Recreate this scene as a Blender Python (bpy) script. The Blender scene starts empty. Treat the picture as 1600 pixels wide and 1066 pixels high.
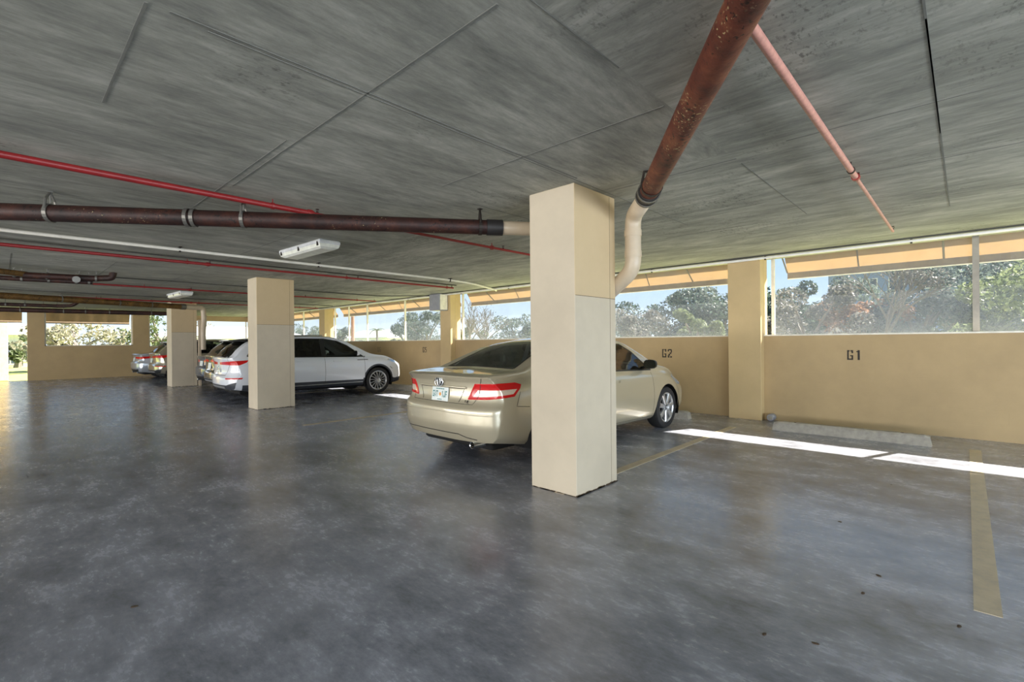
import bpy, bmesh, math, random
import numpy as np
from mathutils import Vector, Matrix
from mathutils.bvhtree import BVHTree

scene = bpy.context.scene
COL = scene.collection
PI = math.pi
R = math.radians

# ------------------------------------------------------------------ camera
cam_d = bpy.data.cameras.new('camera')
cam = bpy.data.objects.new('camera', cam_d)
COL.objects.link(cam)
cam_d.sensor_width = 36.0
cam_d.lens = 36.0 * 755.0 / 1600.0
cam_d.shift_y = 0.0008
cam_d.clip_end = 500
cam.matrix_world = (Matrix.Translation((0, 0, 1.37)) @ Matrix.Rotation(R(43.24), 4, 'Z')
                    @ Matrix.Rotation(R(90), 4, 'X') @ Matrix.Rotation(R(-0.51), 4, 'Z'))
scene.camera = cam

# ------------------------------------------------------------------ world, sun, exposure
world = bpy.data.worlds.new('sky')
scene.world = world
world.use_nodes = True
wt = world.node_tree
for n in list(wt.nodes):
    wt.nodes.remove(n)
wo = wt.nodes.new('ShaderNodeOutputWorld')
bg = wt.nodes.new('ShaderNodeBackground')
tc = wt.nodes.new('ShaderNodeTexCoord')
sep = wt.nodes.new('ShaderNodeSeparateXYZ')
ramp = wt.nodes.new('ShaderNodeValToRGB')
wt.links.new(tc.outputs['Generated'], sep.inputs[0])
wt.links.new(sep.outputs['Z'], ramp.inputs[0])
el = ramp.color_ramp.elements
el[0].position = 0.0
el[0].color = (0.80, 0.91, 1.0, 1)
el[1].position = 0.75
el[1].color = (0.16, 0.34, 0.78, 1)
e = el.new(0.12)
e.color = (0.52, 0.74, 1.0, 1)
wt.links.new(ramp.outputs[0], bg.inputs['Color'])
bg.inputs['Strength'].default_value = 0.72
wt.links.new(bg.outputs[0], wo.inputs['Surface'])

sun_d = bpy.data.lights.new('sun', 'SUN')
sun = bpy.data.objects.new('sun', sun_d)
COL.objects.link(sun)
sun_d.energy = 17.0
sun_d.angle = R(0.6)
sun_d.color = (1.0, 0.93, 0.82)
sun.rotation_euler = Vector((0.651, 1.64, 1.43)).to_track_quat('Z', 'Y').to_euler()
sun.location = (10, 30, 30)


def area(name, loc, target, sx, sy, power, color):
    d = bpy.data.lights.new(name, 'AREA')
    d.shape = 'RECTANGLE'
    d.size, d.size_y = sx, sy
    d.energy = power
    d.color = color
    o = bpy.data.objects.new(name, d)
    COL.objects.link(o)
    o.location = loc
    o.rotation_euler = (Vector(loc) - Vector(target)).to_track_quat('Z', 'Y').to_euler()
    return o


# added fill lights standing in for daylight at the open back and right sides
area('fill_back', (-9, -11.5, 1.0), (-9, 0, 2.9), 30, 1.6, 1420, (1.0, 0.96, 0.92))
area('fill_right', (8.6, 1.0, 1.0), (0, 1.0, 2.6), 14, 1.6, 560, (0.80, 0.90, 1.0))

scene.view_settings.view_transform = 'Standard'
scene.view_settings.look = 'None'
scene.view_settings.exposure = 0.85
scene.view_settings.gamma = 1.0
scene.view_settings.use_curve_mapping = False
scene.cycles.diffuse_bounces = 6
scene.cycles.transparent_max_bounces = 24

# ------------------------------------------------------------------ helpers
random.seed(7)
rng = np.random.default_rng(7)


def lin(c):
    def f(v):
        v = v / 255.0
        return v / 12.92 if v <= 0.04045 else ((v + 0.055) / 1.055) ** 2.4
    return (f(c[0]), f(c[1]), f(c[2]), 1.0)


def tag(o, label=None, cat=None, group=None, kind=None):
    if label:
        o['label'] = label
    if cat:
        o['category'] = cat
    if group:
        o['group'] = group
    if kind:
        o['kind'] = kind
    return o


def empty(name, loc=(0, 0, 0), rz=0.0, parent=None):
    o = bpy.data.objects.new(name, None)
    COL.objects.link(o)
    o.location = loc
    o.rotation_euler = (0, 0, rz)
    o.empty_display_size = 0.1
    if parent:
        o.parent = parent
    return o


class MB:
    """collects plain geometry and links it as one mesh object"""

    def __init__(s):
        s.v = []
        s.f = []

    def add(s, verts, faces):
        b = len(s.v)
        s.v += [tuple(p) for p in verts]
        s.f += [tuple(i + b for i in f) for f in faces]
        return s

    def box(s, x0, x1, y0, y1, z0, z1):
        return s.add([(x0, y0, z0), (x1, y0, z0), (x1, y1, z0), (x0, y1, z0), (x0, y0, z1), (x1, y0, z1), (x1, y1, z1), (x0, y1, z1)],
                     [(0, 3, 2, 1), (4, 5, 6, 7), (0, 1, 5, 4), (1, 2, 6, 5), (2, 3, 7, 6), (3, 0, 4, 7)])

    def cbox(s, x0, x1, y0, y1, z0, z1, b=0.01):
        """box with chamfered edges"""
        v = []
        for z, i in ((z0, b), (z0 + b, 0), (z1 - b, 0), (z1, b)):
            X0, X1, Y0, Y1 = x0 + i, x1 - i, y0 + i, y1 - i
            c = b * 0.6
            v += [(X0 + c, Y0, z), (X1 - c, Y0, z), (X1, Y0 + c, z), (X1, Y1 - c, z), (X1 - c, Y1, z), (X0 + c, Y1, z), (X0, Y1 - c, z), (X0, Y0 + c, z)]
        f = [tuple(range(7, -1, -1)), tuple(range(24, 32))]
        for k in range(3):
            for i in range(8):
                j = (i + 1) % 8
                f.append((k * 8 + i, k * 8 + j, k * 8 + 8 + j, k * 8 + 8 + i))
        return s.add(v, f)

    def beam(s, a, b, w, h):
        a, b = Vector(a), Vector(b)
        d = (b - a).normalized()
        up = Vector((0, 0, 1)) if abs(d.z) < 0.95 else Vector((1, 0, 0))
        x = d.cross(up).normalized()
        y = x.cross(d).normalized()
        vs = []
        for p in (a, b):
            for sx, sy in ((-1, -1), (1, -1), (1, 1), (-1, 1)):
                vs.append(p + x * sx * w / 2 + y * sy * h / 2)
        return s.add(vs, [(3, 2, 1, 0), (4, 5, 6, 7), (0, 1, 5, 4), (1, 2, 6, 5), (2, 3, 7, 6), (3, 0, 4, 7)])

    def tube(s, path, r, n=12, caps=True):
        path = [Vector(p) for p in path]
        rs = r if isinstance(r, (list, tuple)) else [r] * len(path)
        rings = []
        prev = None
        for i, p in enumerate(path):
            if i == 0:
                d = path[1] - p
            elif i == len(path) - 1:
                d = p - path[i - 1]
            else:
                d = (path[i + 1] - p).normalized() + (p - path[i - 1]).normalized()
            d.normalize()
            if prev is None:
                up = Vector((0, 0, 1)) if abs(d.z) < 0.9 else Vector((1, 0, 0))
                x = d.cross(up).normalized()
            else:
                x = (prev - d * prev.dot(d)).normalized()
            y = d.cross(x)
            prev = x
            rings.append([p + (x * math.cos(2 * PI * k / n) + y * math.sin(2 * PI * k / n)) * rs[i] for k in range(n)])
        v = [q for rg in rings for q in rg]
        f = []
        for i in range(len(path) - 1):
            for k in range(n):
                j = (k + 1) % n
                f.append((i * n + k, i * n + j, (i + 1) * n + j, (i + 1) * n + k))
        if caps:
            f.append(tuple(range(n - 1, -1, -1)))
            f.append(tuple((len(path) - 1) * n + k for k in range(n)))
        return s.add(v, f)

    def lathe(s, prof, c, axis='X', n=32, closed=False):
        """prof: (radius, offset along axis)"""
        v = []
        for k in range(n):
            a = 2 * PI * k / n
            for r, h in prof:
                if axis == 'X':
                    v.append((c[0] + h, c[1] + r * math.cos(a), c[2] + r * math.sin(a)))
                elif axis == 'Z':
                    v.append((c[0] + r * math.cos(a), c[1] + r * math.sin(a), c[2] + h))
                else:
                    v.append((c[0] + r * math.cos(a), c[1] + h, c[2] + r * math.sin(a)))
        m = len(prof)
        f = []
        for k in range(n):
            k2 = (k + 1) % n
            for i in range(m if closed else m - 1):
                j = (i + 1) % m
                f.append((k * m + i, k * m + j, k2 * m + j, k2 * m + i))
        return s.add(v, f)

    def build(s, name, mat, parent=None, smooth=False, angle=None):
        me = bpy.data.meshes.new(name)
        me.from_pydata(s.v, [], s.f)
        if mat:
            me.materials.append(mat)
        bm = bmesh.new()
        bm.from_mesh(me)
        bmesh.ops.recalc_face_normals(bm, faces=bm.faces)
        bm.to_mesh(me)
        bm.free()
        if smooth:
            me.polygons.foreach_set('use_smooth', [True] * len(me.polygons))
            if angle:
                me.set_sharp_from_angle(angle=angle)
        o = bpy.data.objects.new(name, me)
        COL.objects.link(o)
        if parent:
            o.parent = parent
        return o


def bend(pts, r=0.12, n=6):
    """polyline with rounded corners"""
    pts = [Vector(p) for p in pts]
    out = [pts[0]]
    for i in range(1, len(pts) - 1):
        a, b, c = pts[i - 1], pts[i], pts[i + 1]
        d1 = (a - b)
        d2 = (c - b)
        rr = min(r, d1.length * 0.45, d2.length * 0.45)
        p0 = b + d1.normalized() * rr
        p1 = b + d2.normalized() * rr
        for k in range(n + 1):
            t = k / n
            out.append(p0 * (1 - t) ** 2 + b * 2 * t * (1 - t) + p1 * t ** 2)
    out.append(pts[-1])
    return out


# ------------------------------------------------------------------ materials
class NT:
    def __init__(s, name):
        s.m = bpy.data.materials.new(name)
        s.m.use_nodes = True
        s.t = s.m.node_tree
        s.b = s.t.nodes['Principled BSDF']
        s.co = s.n('ShaderNodeTexCoord').outputs['Object']

    def n(s, kind, **kw):
        nd = s.t.nodes.new(kind)
        for k, v in kw.items():
            setattr(nd, k, v)
        return nd

    def l(s, a, b):
        s.t.links.new(a, b)

    def mapping(s, scale=(1, 1, 1), rot=(0, 0, 0), src=None, loc=(0, 0, 0)):
        m = s.n('ShaderNodeMapping')
        m.inputs['Scale'].default_value = scale
        m.inputs['Rotation'].default_value = rot
        m.inputs['Location'].default_value = loc
        s.l(src or s.co, m.inputs[0])
        return m.outputs[0]

    def noise(s, scale=5, detail=6, rough=0.6, vec=None, dist=0.0):
        n = s.n('ShaderNodeTexNoise')
        n.inputs['Scale'].default_value = scale
        n.inputs['Detail'].default_value = detail
        n.inputs['Roughness'].default_value = rough
        n.inputs['Distortion'].default_value = dist
        s.l(vec or s.co, n.inputs['Vector'])
        return n.outputs['Fac']

    def ramp(s, fac, stops):
        r = s.n('ShaderNodeValToRGB')
        el = r.color_ramp.elements
        el[0].position, el[0].color = stops[0][0], stops[0][1]
        el[1].position, el[1].color = stops[-1][0], stops[-1][1]
        for p, c in stops[1:-1]:
            x = el.new(p)
            x.color = c
        s.l(fac, r.inputs[0])
        return r.outputs[0]

    def mix(s, fac, a, b, mode='MIX'):
        m = s.n('ShaderNodeMix', data_type='RGBA', blend_type=mode)
        for sock, v in ((m.inputs['Factor'], fac), (m.inputs['A'], a), (m.inputs['B'], b)):
            if isinstance(v, (int, float)):
                sock.default_value = v
            elif isinstance(v, tuple):
                sock.default_value = v
            else:
                s.l(v, sock)
        return m.outputs['Result']

    def math(s, op, a, b=0.0):
        m = s.n('ShaderNodeMath', operation=op)
        for i, v in enumerate((a, b)):
            if isinstance(v, (int, float)):
                m.inputs[i].default_value = v
            else:
                s.l(v, m.inputs[i])
        return m.outputs[0]

    def bump(s, h, strength=0.3, dist=0.01):
        b = s.n('ShaderNodeBump')
        b.inputs['Strength'].default_value = strength
        b.inputs['Distance'].default_value = dist
        s.l(h, b.inputs['Height'])
        s.l(b.outputs[0], s.b.inputs['Normal'])

    def set(s, **kw):
        for k, v in kw.items():
            i = s.b.inputs[k.replace('_', ' ')]
            if hasattr(v, 'is_output'):
                s.l(v, i)
            else:
                i.default_value = v
        return s


def g(v):
    return (v, v, v, 1)


def plain(name, rgb, rough=0.5, metal=0.0, var=0.12, scale=8, bump=0.0, **kw):
    t = NT(name)
    c = lin(rgb)
    d = tuple(x * (1 - var) for x in c[:3]) + (1,)
    u = tuple(min(1, x * (1 + var)) for x in c[:3]) + (1,)
    nf = t.noise(scale, 4)
    t.set(Base_Color=t.ramp(nf, [(0.3, d), (0.7, u)]), Roughness=rough, Metallic=metal, **kw)
    if bump:
        t.bump(t.noise(scale * 6, 4), bump)
    return t.m


def m_floor():
    t = NT('worn_polished_concrete')
    big = t.noise(0.45, 5, 0.6, dist=0.4)
    st = t.noise(2.2, 9, 0.72, vec=t.mapping((0.75, 1.25, 1)), dist=0.12)
    fine = t.noise(26, 6, 0.7, vec=t.mapping((0.6, 1.3, 1)))
    scr = t.noise(6.0, 8, 0.75, vec=t.mapping((0.35, 3.0, 1), (0, 0, 0.25)))
    a = t.ramp(st, [(0.32, lin((112, 115, 124))), (0.5, lin((152, 156, 168))), (0.68, lin((188, 192, 206)))])
    b = t.ramp(big, [(0.33, g(0.62)), (0.62, g(1.12))])
    c = t.mix(0.85, a, b, 'MULTIPLY')
    f = t.ramp(fine, [(0.3, g(0.8)), (0.7, g(1.2))])
    c = t.mix(0.7, c, f, 'MULTIPLY')
    s_ = t.ramp(scr, [(0.30, g(0.55)), (0.42, g(1.0)), (0.66, g(1.0)), (0.78, g(1.4))])
    c = t.mix(0.55, c, s_, 'MULTIPLY')
    # old drip spots and oil
    vo = t.n('ShaderNodeTexVoronoi', feature='F1')
    vo.inputs['Scale'].default_value = 2.6
    t.l(t.mapping((1, 1, 1)), vo.inputs['Vector'])
    spot = t.ramp(vo.outputs['Distance'], [(0.025, g(0.25)), (0.05, g(1.0))])
    msk = t.ramp(t.noise(0.35, 2, 0.5, vec=t.mapping((1, 1, 1), loc=(4, 2, 0))), [(0.5, g(0)), (0.58, g(1))])
    c = t.mix(msk, c, t.mix(1.0, c, spot, 'MULTIPLY'))
    t.set(Base_Color=c, Specular_IOR_Level=0.6)
    ro = t.ramp(t.mix(0.5, st, fine), [(0.3, g(0.12)), (0.7, g(0.36))])
    t.set(Roughness=ro)
    t.bump(t.mix(0.4, st, fine), 0.10, 0.010)
    return t.m


def m_ceiling():
    t = NT('board_formed_concrete')
    sy = t.noise(1.6, 9, 0.72, vec=t.mapping((2.4, 0.7, 1)), dist=0.3)
    sx = t.noise(1.6, 9, 0.72, vec=t.mapping((0.7, 2.4, 1)), dist=0.3)
    sp = t.n('ShaderNodeSeparateXYZ')
    t.l(t.co, sp.inputs[0])
    side = t.math('GREATER_THAN', sp.outputs[0], -1.28)
    far = t.math('GREATER_THAN', sp.outputs[1], 3.72)
    fac = t.math('MAXIMUM', side, far)
    fy = t.noise(7, 7, 0.8, vec=t.mapping((3.0, 0.5, 1)))
    fx = t.noise(7, 7, 0.8, vec=t.mapping((0.5, 3.0, 1)))
    gr = t.mix(0.38, t.mix(fac, sy, sx), t.mix(fac, fy, fx))
    c = t.ramp(gr, [(0.36, lin((126, 128, 122))), (0.5, lin((162, 163, 153))), (0.64, lin((198, 198, 188)))])
    big = t.noise(0.8, 6, 0.62, dist=0.3)
    c = t.mix(0.75, c, t.ramp(big, [(0.3, g(0.74)), (0.66, g(1.15))]), 'MULTIPLY')
    # dark form-oil freckles
    fr = t.noise(24, 4, 0.7, vec=t.mapping((1.6, 0.8, 1)))
    m1 = t.ramp(t.noise(0.9, 4, 0.6, vec=t.mapping((1, 1, 1), loc=(3, 9, 0))), [(0.52, g(0)), (0.66, g(1))])
    dk = t.ramp(fr, [(0.36, g(0.5)), (0.46, g(1.0))])
    c = t.mix(m1, c, t.mix(1.0, c, dk, 'MULTIPLY'))
    t.set(Base_Color=c, Roughness=0.85)
    t.bump(t.mix(0.5, gr, fr), 0.25, 0.01)
    return t.m


def m_paint_wall(name, rgb, bounce_rgb=None, blocks=False, split=None):
    t = NT(name)
    c0 = lin(rgb)
    n1 = t.noise(0.9, 6, 0.65)
    c = t.ramp(n1, [(0.3, tuple(x * 0.88 for x in c0[:3]) + (1,)), (0.7, tuple(min(1, x * 1.1) for x in c0[:3]) + (1,))])
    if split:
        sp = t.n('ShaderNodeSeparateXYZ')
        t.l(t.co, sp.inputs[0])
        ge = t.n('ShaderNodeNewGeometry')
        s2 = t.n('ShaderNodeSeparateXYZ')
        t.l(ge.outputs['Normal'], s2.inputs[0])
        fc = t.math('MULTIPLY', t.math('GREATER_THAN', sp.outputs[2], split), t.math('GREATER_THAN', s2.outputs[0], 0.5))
        c = t.mix(fc, c, t.mix(0.38, c, lin(bounce_rgb)))  # ochre on the upper right-hand faces paints in warm bounced light
    # scuffs and splash dirt
    scf = t.ramp(t.noise(5, 8, 0.8, vec=t.mapping((1, 1, 1), loc=(2, 5, 1))), [(0.27, g(0.72)), (0.36, g(1.0))])
    c = t.mix(0.6, c, scf, 'MULTIPLY')
    t.set(Base_Color=c, Roughness=0.62)
    h = t.noise(30, 4)
    if blocks:
        br = t.n('ShaderNodeTexBrick')
        br.inputs['Scale'].default_value = 1.0
        br.inputs['Brick Width'].default_value = 0.40
        br.inputs['Row Height'].default_value = 0.20
        br.inputs['Mortar Size'].default_value = 0.004
        br.inputs['Mortar Smooth'].default_value = 0.6
        br.inputs['Color1'].default_value = g(1)
        br.inputs['Color2'].default_value = g(0.98)
        br.inputs['Mortar'].default_value = g(0.55)
        cb = t.n('ShaderNodeCombineXYZ')
        sp2 = t.n('ShaderNodeSeparateXYZ')
        t.l(t.co, sp2.inputs[0])
        t.l(sp2.outputs[0], cb.inputs[0])
        t.l(sp2.outputs[2], cb.inputs[1])
        t.l(cb.outputs[0], br.inputs['Vector'])
        h = t.mix(0.8, h, br.outputs['Color'])
        t.bump(h, 0.2, 0.008)
    else:
        t.bump(h, 0.08, 0.005)
    return t.m


def m_rust(name, a, b, c, rough=0.55, metal=0.1, fleck=0.60):
    t = NT(name)
    n = t.noise(5, 8, 0.7)
    col = t.ramp(n, [(0.3, lin(a)), (0.5, lin(b)), (0.7, lin(c))])
    sp = t.ramp(t.noise(34, 3, 0.6), [(0.36, g(0.08)), (0.43, g(1.0))])
    pt = t.ramp(t.noise(2.5, 3, 0.6, vec=t.mapping((1, 1, 1), loc=(7, 1, 3))), [(0.44, g(0)), (0.52, g(1))])
    col = t.mix(pt, col, t.mix(1.0, col, sp, 'MULTIPLY'))
    fl = t.ramp(t.noise(55, 3, 0.6, vec=t.mapping((1, 1, 1), loc=(1, 8, 3))), [(fleck, g(0)), (fleck + 0.05, g(1))])
    col = t.mix(t.math('MULTIPLY', fl, t.ramp(t.noise(3, 2), [(0.5, g(0)), (0.6, g(1))])), col, lin((190, 175, 130)))
    t.set(Base_Color=col, Roughness=rough, Metallic=metal)
    t.bump(t.noise(35, 5), 0.35, 0.006)
    return t.m


def m_screen():
    t = NT('insect_screen_mesh')
    out = t.t.nodes['Material Output']
    tr = t.n('ShaderNodeBsdfTransparent')
    tr.inputs[0].default_value = (1, 1, 1, 1)
    df = t.n('ShaderNodeBsdfDiffuse')
    df.inputs[0].default_value = lin((190, 200, 212))
    tl = t.n('ShaderNodeBsdfTranslucent')
    tl.inputs[0].default_value = lin((120, 126, 132))
    ad = t.n('ShaderNodeMixShader')
    ad.inputs[0].default_value = 0.22
    t.l(df.outputs[0], ad.inputs[1])
    t.l(tl.outputs[0], ad.inputs[2])
    mx = t.n('ShaderNodeMixShader')
    f = t.ramp(t.noise(1.3, 4), [(0.3, g(0.20)), (0.7, g(0.30))])
    t.l(f, mx.inputs[0])
    t.l(tr.outputs[0], mx.inputs[1])
    t.l(ad.outputs[0], mx.inputs[2])
    t.l(mx.outputs[0], out.inputs[0])
    return t.m


def m_canvas(name, rgb, trans):
    t = NT(name)
    out = t.t.nodes['Material Output']
    df = t.n('ShaderNodeBsdfDiffuse')
    tl = t.n('ShaderNodeBsdfTranslucent')
    c = t.ramp(t.noise(3, 5), [(0.3, tuple(x * 0.85 for x in lin(rgb)[:3]) + (1,)), (0.7, lin(rgb))])
    t.l(c, df.inputs[0])
    t.l(c, tl.inputs[0])
    mx = t.n('ShaderNodeMixShader')
    mx.inputs[0].default_value = trans
    t.l(df.outputs[0], mx.inputs[1])
    t.l(tl.outputs[0], mx.inputs[2])
    t.l(mx.outputs[0], out.inputs[0])
    return t.m


def m_glass(name, tint, refl_rough=0.02):
    """thin tinted car glass: see-through tint with a mirror coat"""
    t = NT(name)
    out = t.t.nodes['Material Output']
    tr = t.n('ShaderNodeBsdfTransparent')
    tr.inputs[0].default_value = tint
    gl = t.n('ShaderNodeBsdfGlossy')
    gl.inputs['Roughness'].default_value = refl_rough
    fr = t.n('ShaderNodeFresnel')
    fr.inputs[0].default_value = 1.6
    mx = t.n('ShaderNodeMixShader')
    t.l(fr.outputs[0], mx.inputs[0])
    t.l(tr.outputs[0], mx.inputs[1])
    t.l(gl.outputs[0], mx.inputs[2])
    t.l(mx.outputs[0], out.inputs[0])
    return t.m


def m_paint(name, rgb, metal=0.4, rough=0.35):
    t = NT(name)
    c = lin(rgb)
    t.set(Metallic=metal, Roughness=rough)
    ge = t.n('ShaderNodeNewGeometry')
    t.l(t.mix(ge.outputs['Backfacing'], c, g(0.22)), t.b.inputs['Base Color'])
    t.b.inputs['Coat Weight'].default_value = 1.0
    t.b.inputs['Coat Roughness'].default_value = 0.04
    return t.m


def m_leaf(name, a, b):
    t = NT(name)
    oi = t.n('ShaderNodeNewGeometry')
    c = t.ramp(oi.outputs['Random Per Island'], [(0.0, lin(a)), (1.0, lin(b))])
    t.set(Base_Color=c, Roughness=0.6)
    tl = t.n('ShaderNodeBsdfTranslucent')
    t.l(c, tl.inputs[0])
    mx = t.n('ShaderNodeMixShader')
    mx.inputs[0].default_value = 0.4
    t.l(t.b.outputs[0], mx.inputs[1])
    t.l(tl.outputs[0], mx.inputs[2])
    t.l(mx.outputs[0], t.t.nodes['Material Output'].inputs[0])
    return t.m


MAT = {
    'floor': m_floor(),
    'ceiling': m_ceiling(),
    'wall': m_paint_wall('tan_painted_block', (180, 156, 116), blocks=True),
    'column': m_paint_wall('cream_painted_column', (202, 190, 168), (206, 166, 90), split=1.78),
    'pilaster': m_paint_wall('tan_painted_pilaster', (196, 172, 128)),
    'trim': plain('pale_frame_paint', (232, 228, 216), 0.45),
    'mullion': plain('grey_aluminium_post', (150, 146, 138), 0.45, 0.2),
    'screen': m_screen(),
    'canvas': m_canvas('orange_awning_canvas', (148, 122, 86), 0.34),
    'valance': plain('grey_brown_valance_canvas', (128, 112, 90), 0.85),
    'arm': plain('dark_awning_arm', (92, 84, 72), 0.5, 0.4),
    'rust': m_rust('rusty_painted_iron', (62, 30, 22), (98, 46, 32), (132, 78, 52)),
    'rust_dark': m_rust('dark_rusty_iron', (22, 15, 13), (50, 26, 21), (78, 42, 30), fleck=0.66),
    'rust_olive': m_rust('amber_iron', (70, 48, 20), (104, 76, 36), (140, 104, 52), fleck=0.68),
    'pvc': plain('beige_pvc', (200, 184, 160), 0.35, 0, 0.05),
    'coupling': plain('black_rubber_coupling', (38, 36, 36), 0.55),
    'steel': plain('dull_steel_band', (120, 118, 112), 0.45, 0.6),
    'darksteel': plain('dark_steel_hanger', (52, 46, 42), 0.55, 0.5),
    'red': plain('red_sprinkler_paint', (142, 34, 36), 0.4, 0, 0.15),
    'pink': plain('faded_red_sprinkler_paint', (204, 146, 134), 0.45, 0, 0.15, 30),
    'conduit': plain('white_conduit', (225, 222, 212), 0.4, 0, 0.06),
    'cable': plain('dark_cable', (62, 62, 56), 0.7),
    'lampbody': plain('white_lamp_housing', (225, 228, 232), 0.35),
    'lens': plain('prismatic_acrylic_lens', (236, 238, 230), 0.3),
    'box': plain('grey_metal_box', (150, 152, 160), 0.4, 0.2),
    'stop': plain('rough_precast_concrete', (160, 155, 145), 0.9, 0, 0.2, 14, 0.5),
    'line': None,
    'stencil': plain('black_stencil_paint', (56, 50, 46), 0.8, 0, 0.25, 30),
    'stencil_pale': plain('worn_stencil_paint', (140, 126, 100), 0.8, 0, 0.2, 30),
    'tyre': plain('tyre_rubber', (34, 34, 35), 0.75, 0, 0.1, 30),
    'alloy': plain('silver_alloy', (196, 198, 200), 0.28, 0.7, 0.03),
    'chrome': plain('chrome', (225, 228, 232), 0.08, 1.0, 0.02),
    'blacktrim': plain('black_plastic_trim', (26, 27, 29), 0.45),
    'cladding': plain('dark_grey_cladding', (58, 62, 70), 0.5),
    'under': plain('dark_underbody', (14, 14, 15), 0.9),
    'gap': plain('shadow_gap_rubber', (40, 38, 36), 0.8),
    'seat': plain('grey_green_seat_cloth', (134, 142, 134), 0.8),
    'glass': m_glass('green_tinted_glass', (0.74, 0.80, 0.75, 1)),
    'glass_dark': m_glass('privacy_glass', (0.12, 0.13, 0.13, 1)),
    'redlens': plain('red_tail_lens', (205, 22, 24), 0.12, 0, 0.05),
    'clearlens': plain('clear_tail_lens', (232, 214, 196), 0.15, 0.2, 0.1, 20),
    'headlens': plain('clear_headlight_lens', (176, 196, 214), 0.1, 0.4, 0.1),
    'plate': plain('white_number_plate', (222, 230, 228), 0.35),
    'teal': plain('green_plate_characters', (40, 120, 118), 0.4),
    'orange': plain('orange_plate_print', (224, 150, 50), 0.4),
    'paint_beige': m_paint('beige_metallic_car_paint', (190, 181, 156), 0.35, 0.33),
    'paint_white': m_paint('white_car_paint', (226, 230, 238), 0.0, 0.3),
    'paint_bronze': m_paint('dark_bronze_car_paint', (92, 88, 78), 0.6, 0.25),
    'paint_navy': m_paint('navy_car_paint', (30, 62, 96), 0.4, 0.25),
    'paint_champ': m_paint('champagne_car_paint', (190, 182, 164), 0.6, 0.2),
    'paint_silver': m_paint('silver_car_paint', (190, 196, 204), 0.5, 0.28),
    'grass': plain('sunlit_lawn', (150, 158, 84), 0.9, 0, 0.3, 2, 0.5),
    'asphalt': plain('grey_asphalt_drive', (120, 118, 114), 0.9, 0, 0.1, 3, 0.2),
    'bark': plain('grey_brown_bark', (112, 106, 100), 0.9, 0, 0.25, 12, 0.4),
    'bark_red': plain('reddish_bark', (142, 104, 88), 0.9, 0, 0.25, 12, 0.4),
    'house': plain('white_house_siding', (228, 226, 220), 0.7),
    'roof': plain('pale_roof_shingle', (214, 216, 210), 0.8, 0, 0.1, 20),
    'pane': plain('dark_house_glass', (60, 70, 84), 0.1),
    'apt': plain('blue_grey_apartment_render', (118, 134, 168), 0.8),
    'stucco': plain('yellow_stucco', (232, 206, 150), 0.8),
    'facade': plain('tan_facade', (205, 180, 135), 0.8),
    'leafA': m_leaf('dark_oak_leaf', (44, 60, 56), (82, 98, 88)),
    'leafB': m_leaf('grey_green_leaf', (66, 80, 76), (106, 118, 110)),
    'leafC': m_leaf('yellow_green_leaf', (84, 98, 66), (118, 128, 92)),
    'leafR': m_leaf('tan_leaf', (80, 80, 76), (114, 112, 106)),
    'leafO': m_leaf('rust_orange_leaf', (104, 78, 60), (138, 106, 82)),
    'leafW': m_leaf('glare_pale_leaf', (128, 126, 104), (176, 170, 148)),  # leaf colour paled to put glare and haze into the far trees
    'leafP': m_leaf('palm_frond', (70, 88, 60), (112, 124, 84)),
    'debris': plain('dry_leaf_litter', (70, 56, 40), 0.9),
}
_t = NT('worn_yellow_line_paint')
_c = _t.ramp(_t.noise(7, 7, 0.75), [(0.3, lin((176, 166, 150))), (0.5, lin((202, 188, 162))), (0.75, lin((216, 202, 178)))])
_t.set(Base_Color=_c, Roughness=0.6)
MAT['line'] = _t.m

# ------------------------------------------------------------------ the shell
H = 2.765
X0, X1 = -27.0, 9.0          # left far wall (inner face) / right end
YB = -12.0                   # open back side
YW = 9.0                     # inner face of the G wall


def struct(o):
    o['kind'] = 'structure'
    return o


floor = struct(MB().box(X0 - 0.2, X1, YB, YW + 0.25, -0.25, 0).build('floor', MAT['floor']))
ceil = struct(MB().box(X0 - 0.2, X1, YB, YW + 0.25, H, H + 0.3).build('ceiling', MAT['ceiling']))
# formwork seams left proud in the slab soffit, as seen in the photo
seam = MB()


def sm(xa, ya, xb, yb, w=0.009):
    if abs(xa - xb) < abs(ya - yb):
        seam.box(xa - w / 2, xb + w / 2, ya, yb, H - 0.0025, H + 0.001)
    else:
        seam.box(xa, xb, ya - w / 2, yb + w / 2, H - 0.0025, H + 0.001)


for k in range(-12, 5):
    x = -0.12 - 1.165 * k if False else -0.12 + 1.165 * k
    y = -3.5 + random.random()
    while y < 9:
        ln = 1.2 + random.random() * 2.6
        if random.random() < 0.16:
            sm(x, y, x, min(y + ln, 9.0), 0.007)
        y += ln
for k in range(-3, 9):
    y = 0.14 + 1.22 * k
    x = -14 + random.random()
    while x < 5:
        ln = 1.165 * random.choice([1, 1, 2, 3])
        if random.random() < 0.2:
            sm(x, y, min(x + ln, 6), y, 0.007)
        x += ln
sm(-2.42, 0.5, -2.42, 3.4, 0.012)
sm(-0.12, 2.0, -0.12, 6.9, 0.010)
sm(-4.7, 1.42, -1.4, 1.42, 0.011)
sm(-3.4, 2.72, -1.3, 2.72, 0.010)
sm(-2.35, 3.9, -1.28, 3.9, 0.010)
sm(-3.6, 0.42, -2.42, 0.42, 0.012)
so = seam.build('form_seam', plain('seam_concrete', (124, 125, 119), 0.9), ceil)
so['kind'] = 'stuff'

# G wall: parapet, with window bays between the pilasters
SILL = 1.43
wb = struct(MB().box(X0 - 0.2, X1, YW, YW + 0.2, 0, SILL).build('wall_back', MAT['wall']))
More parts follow.
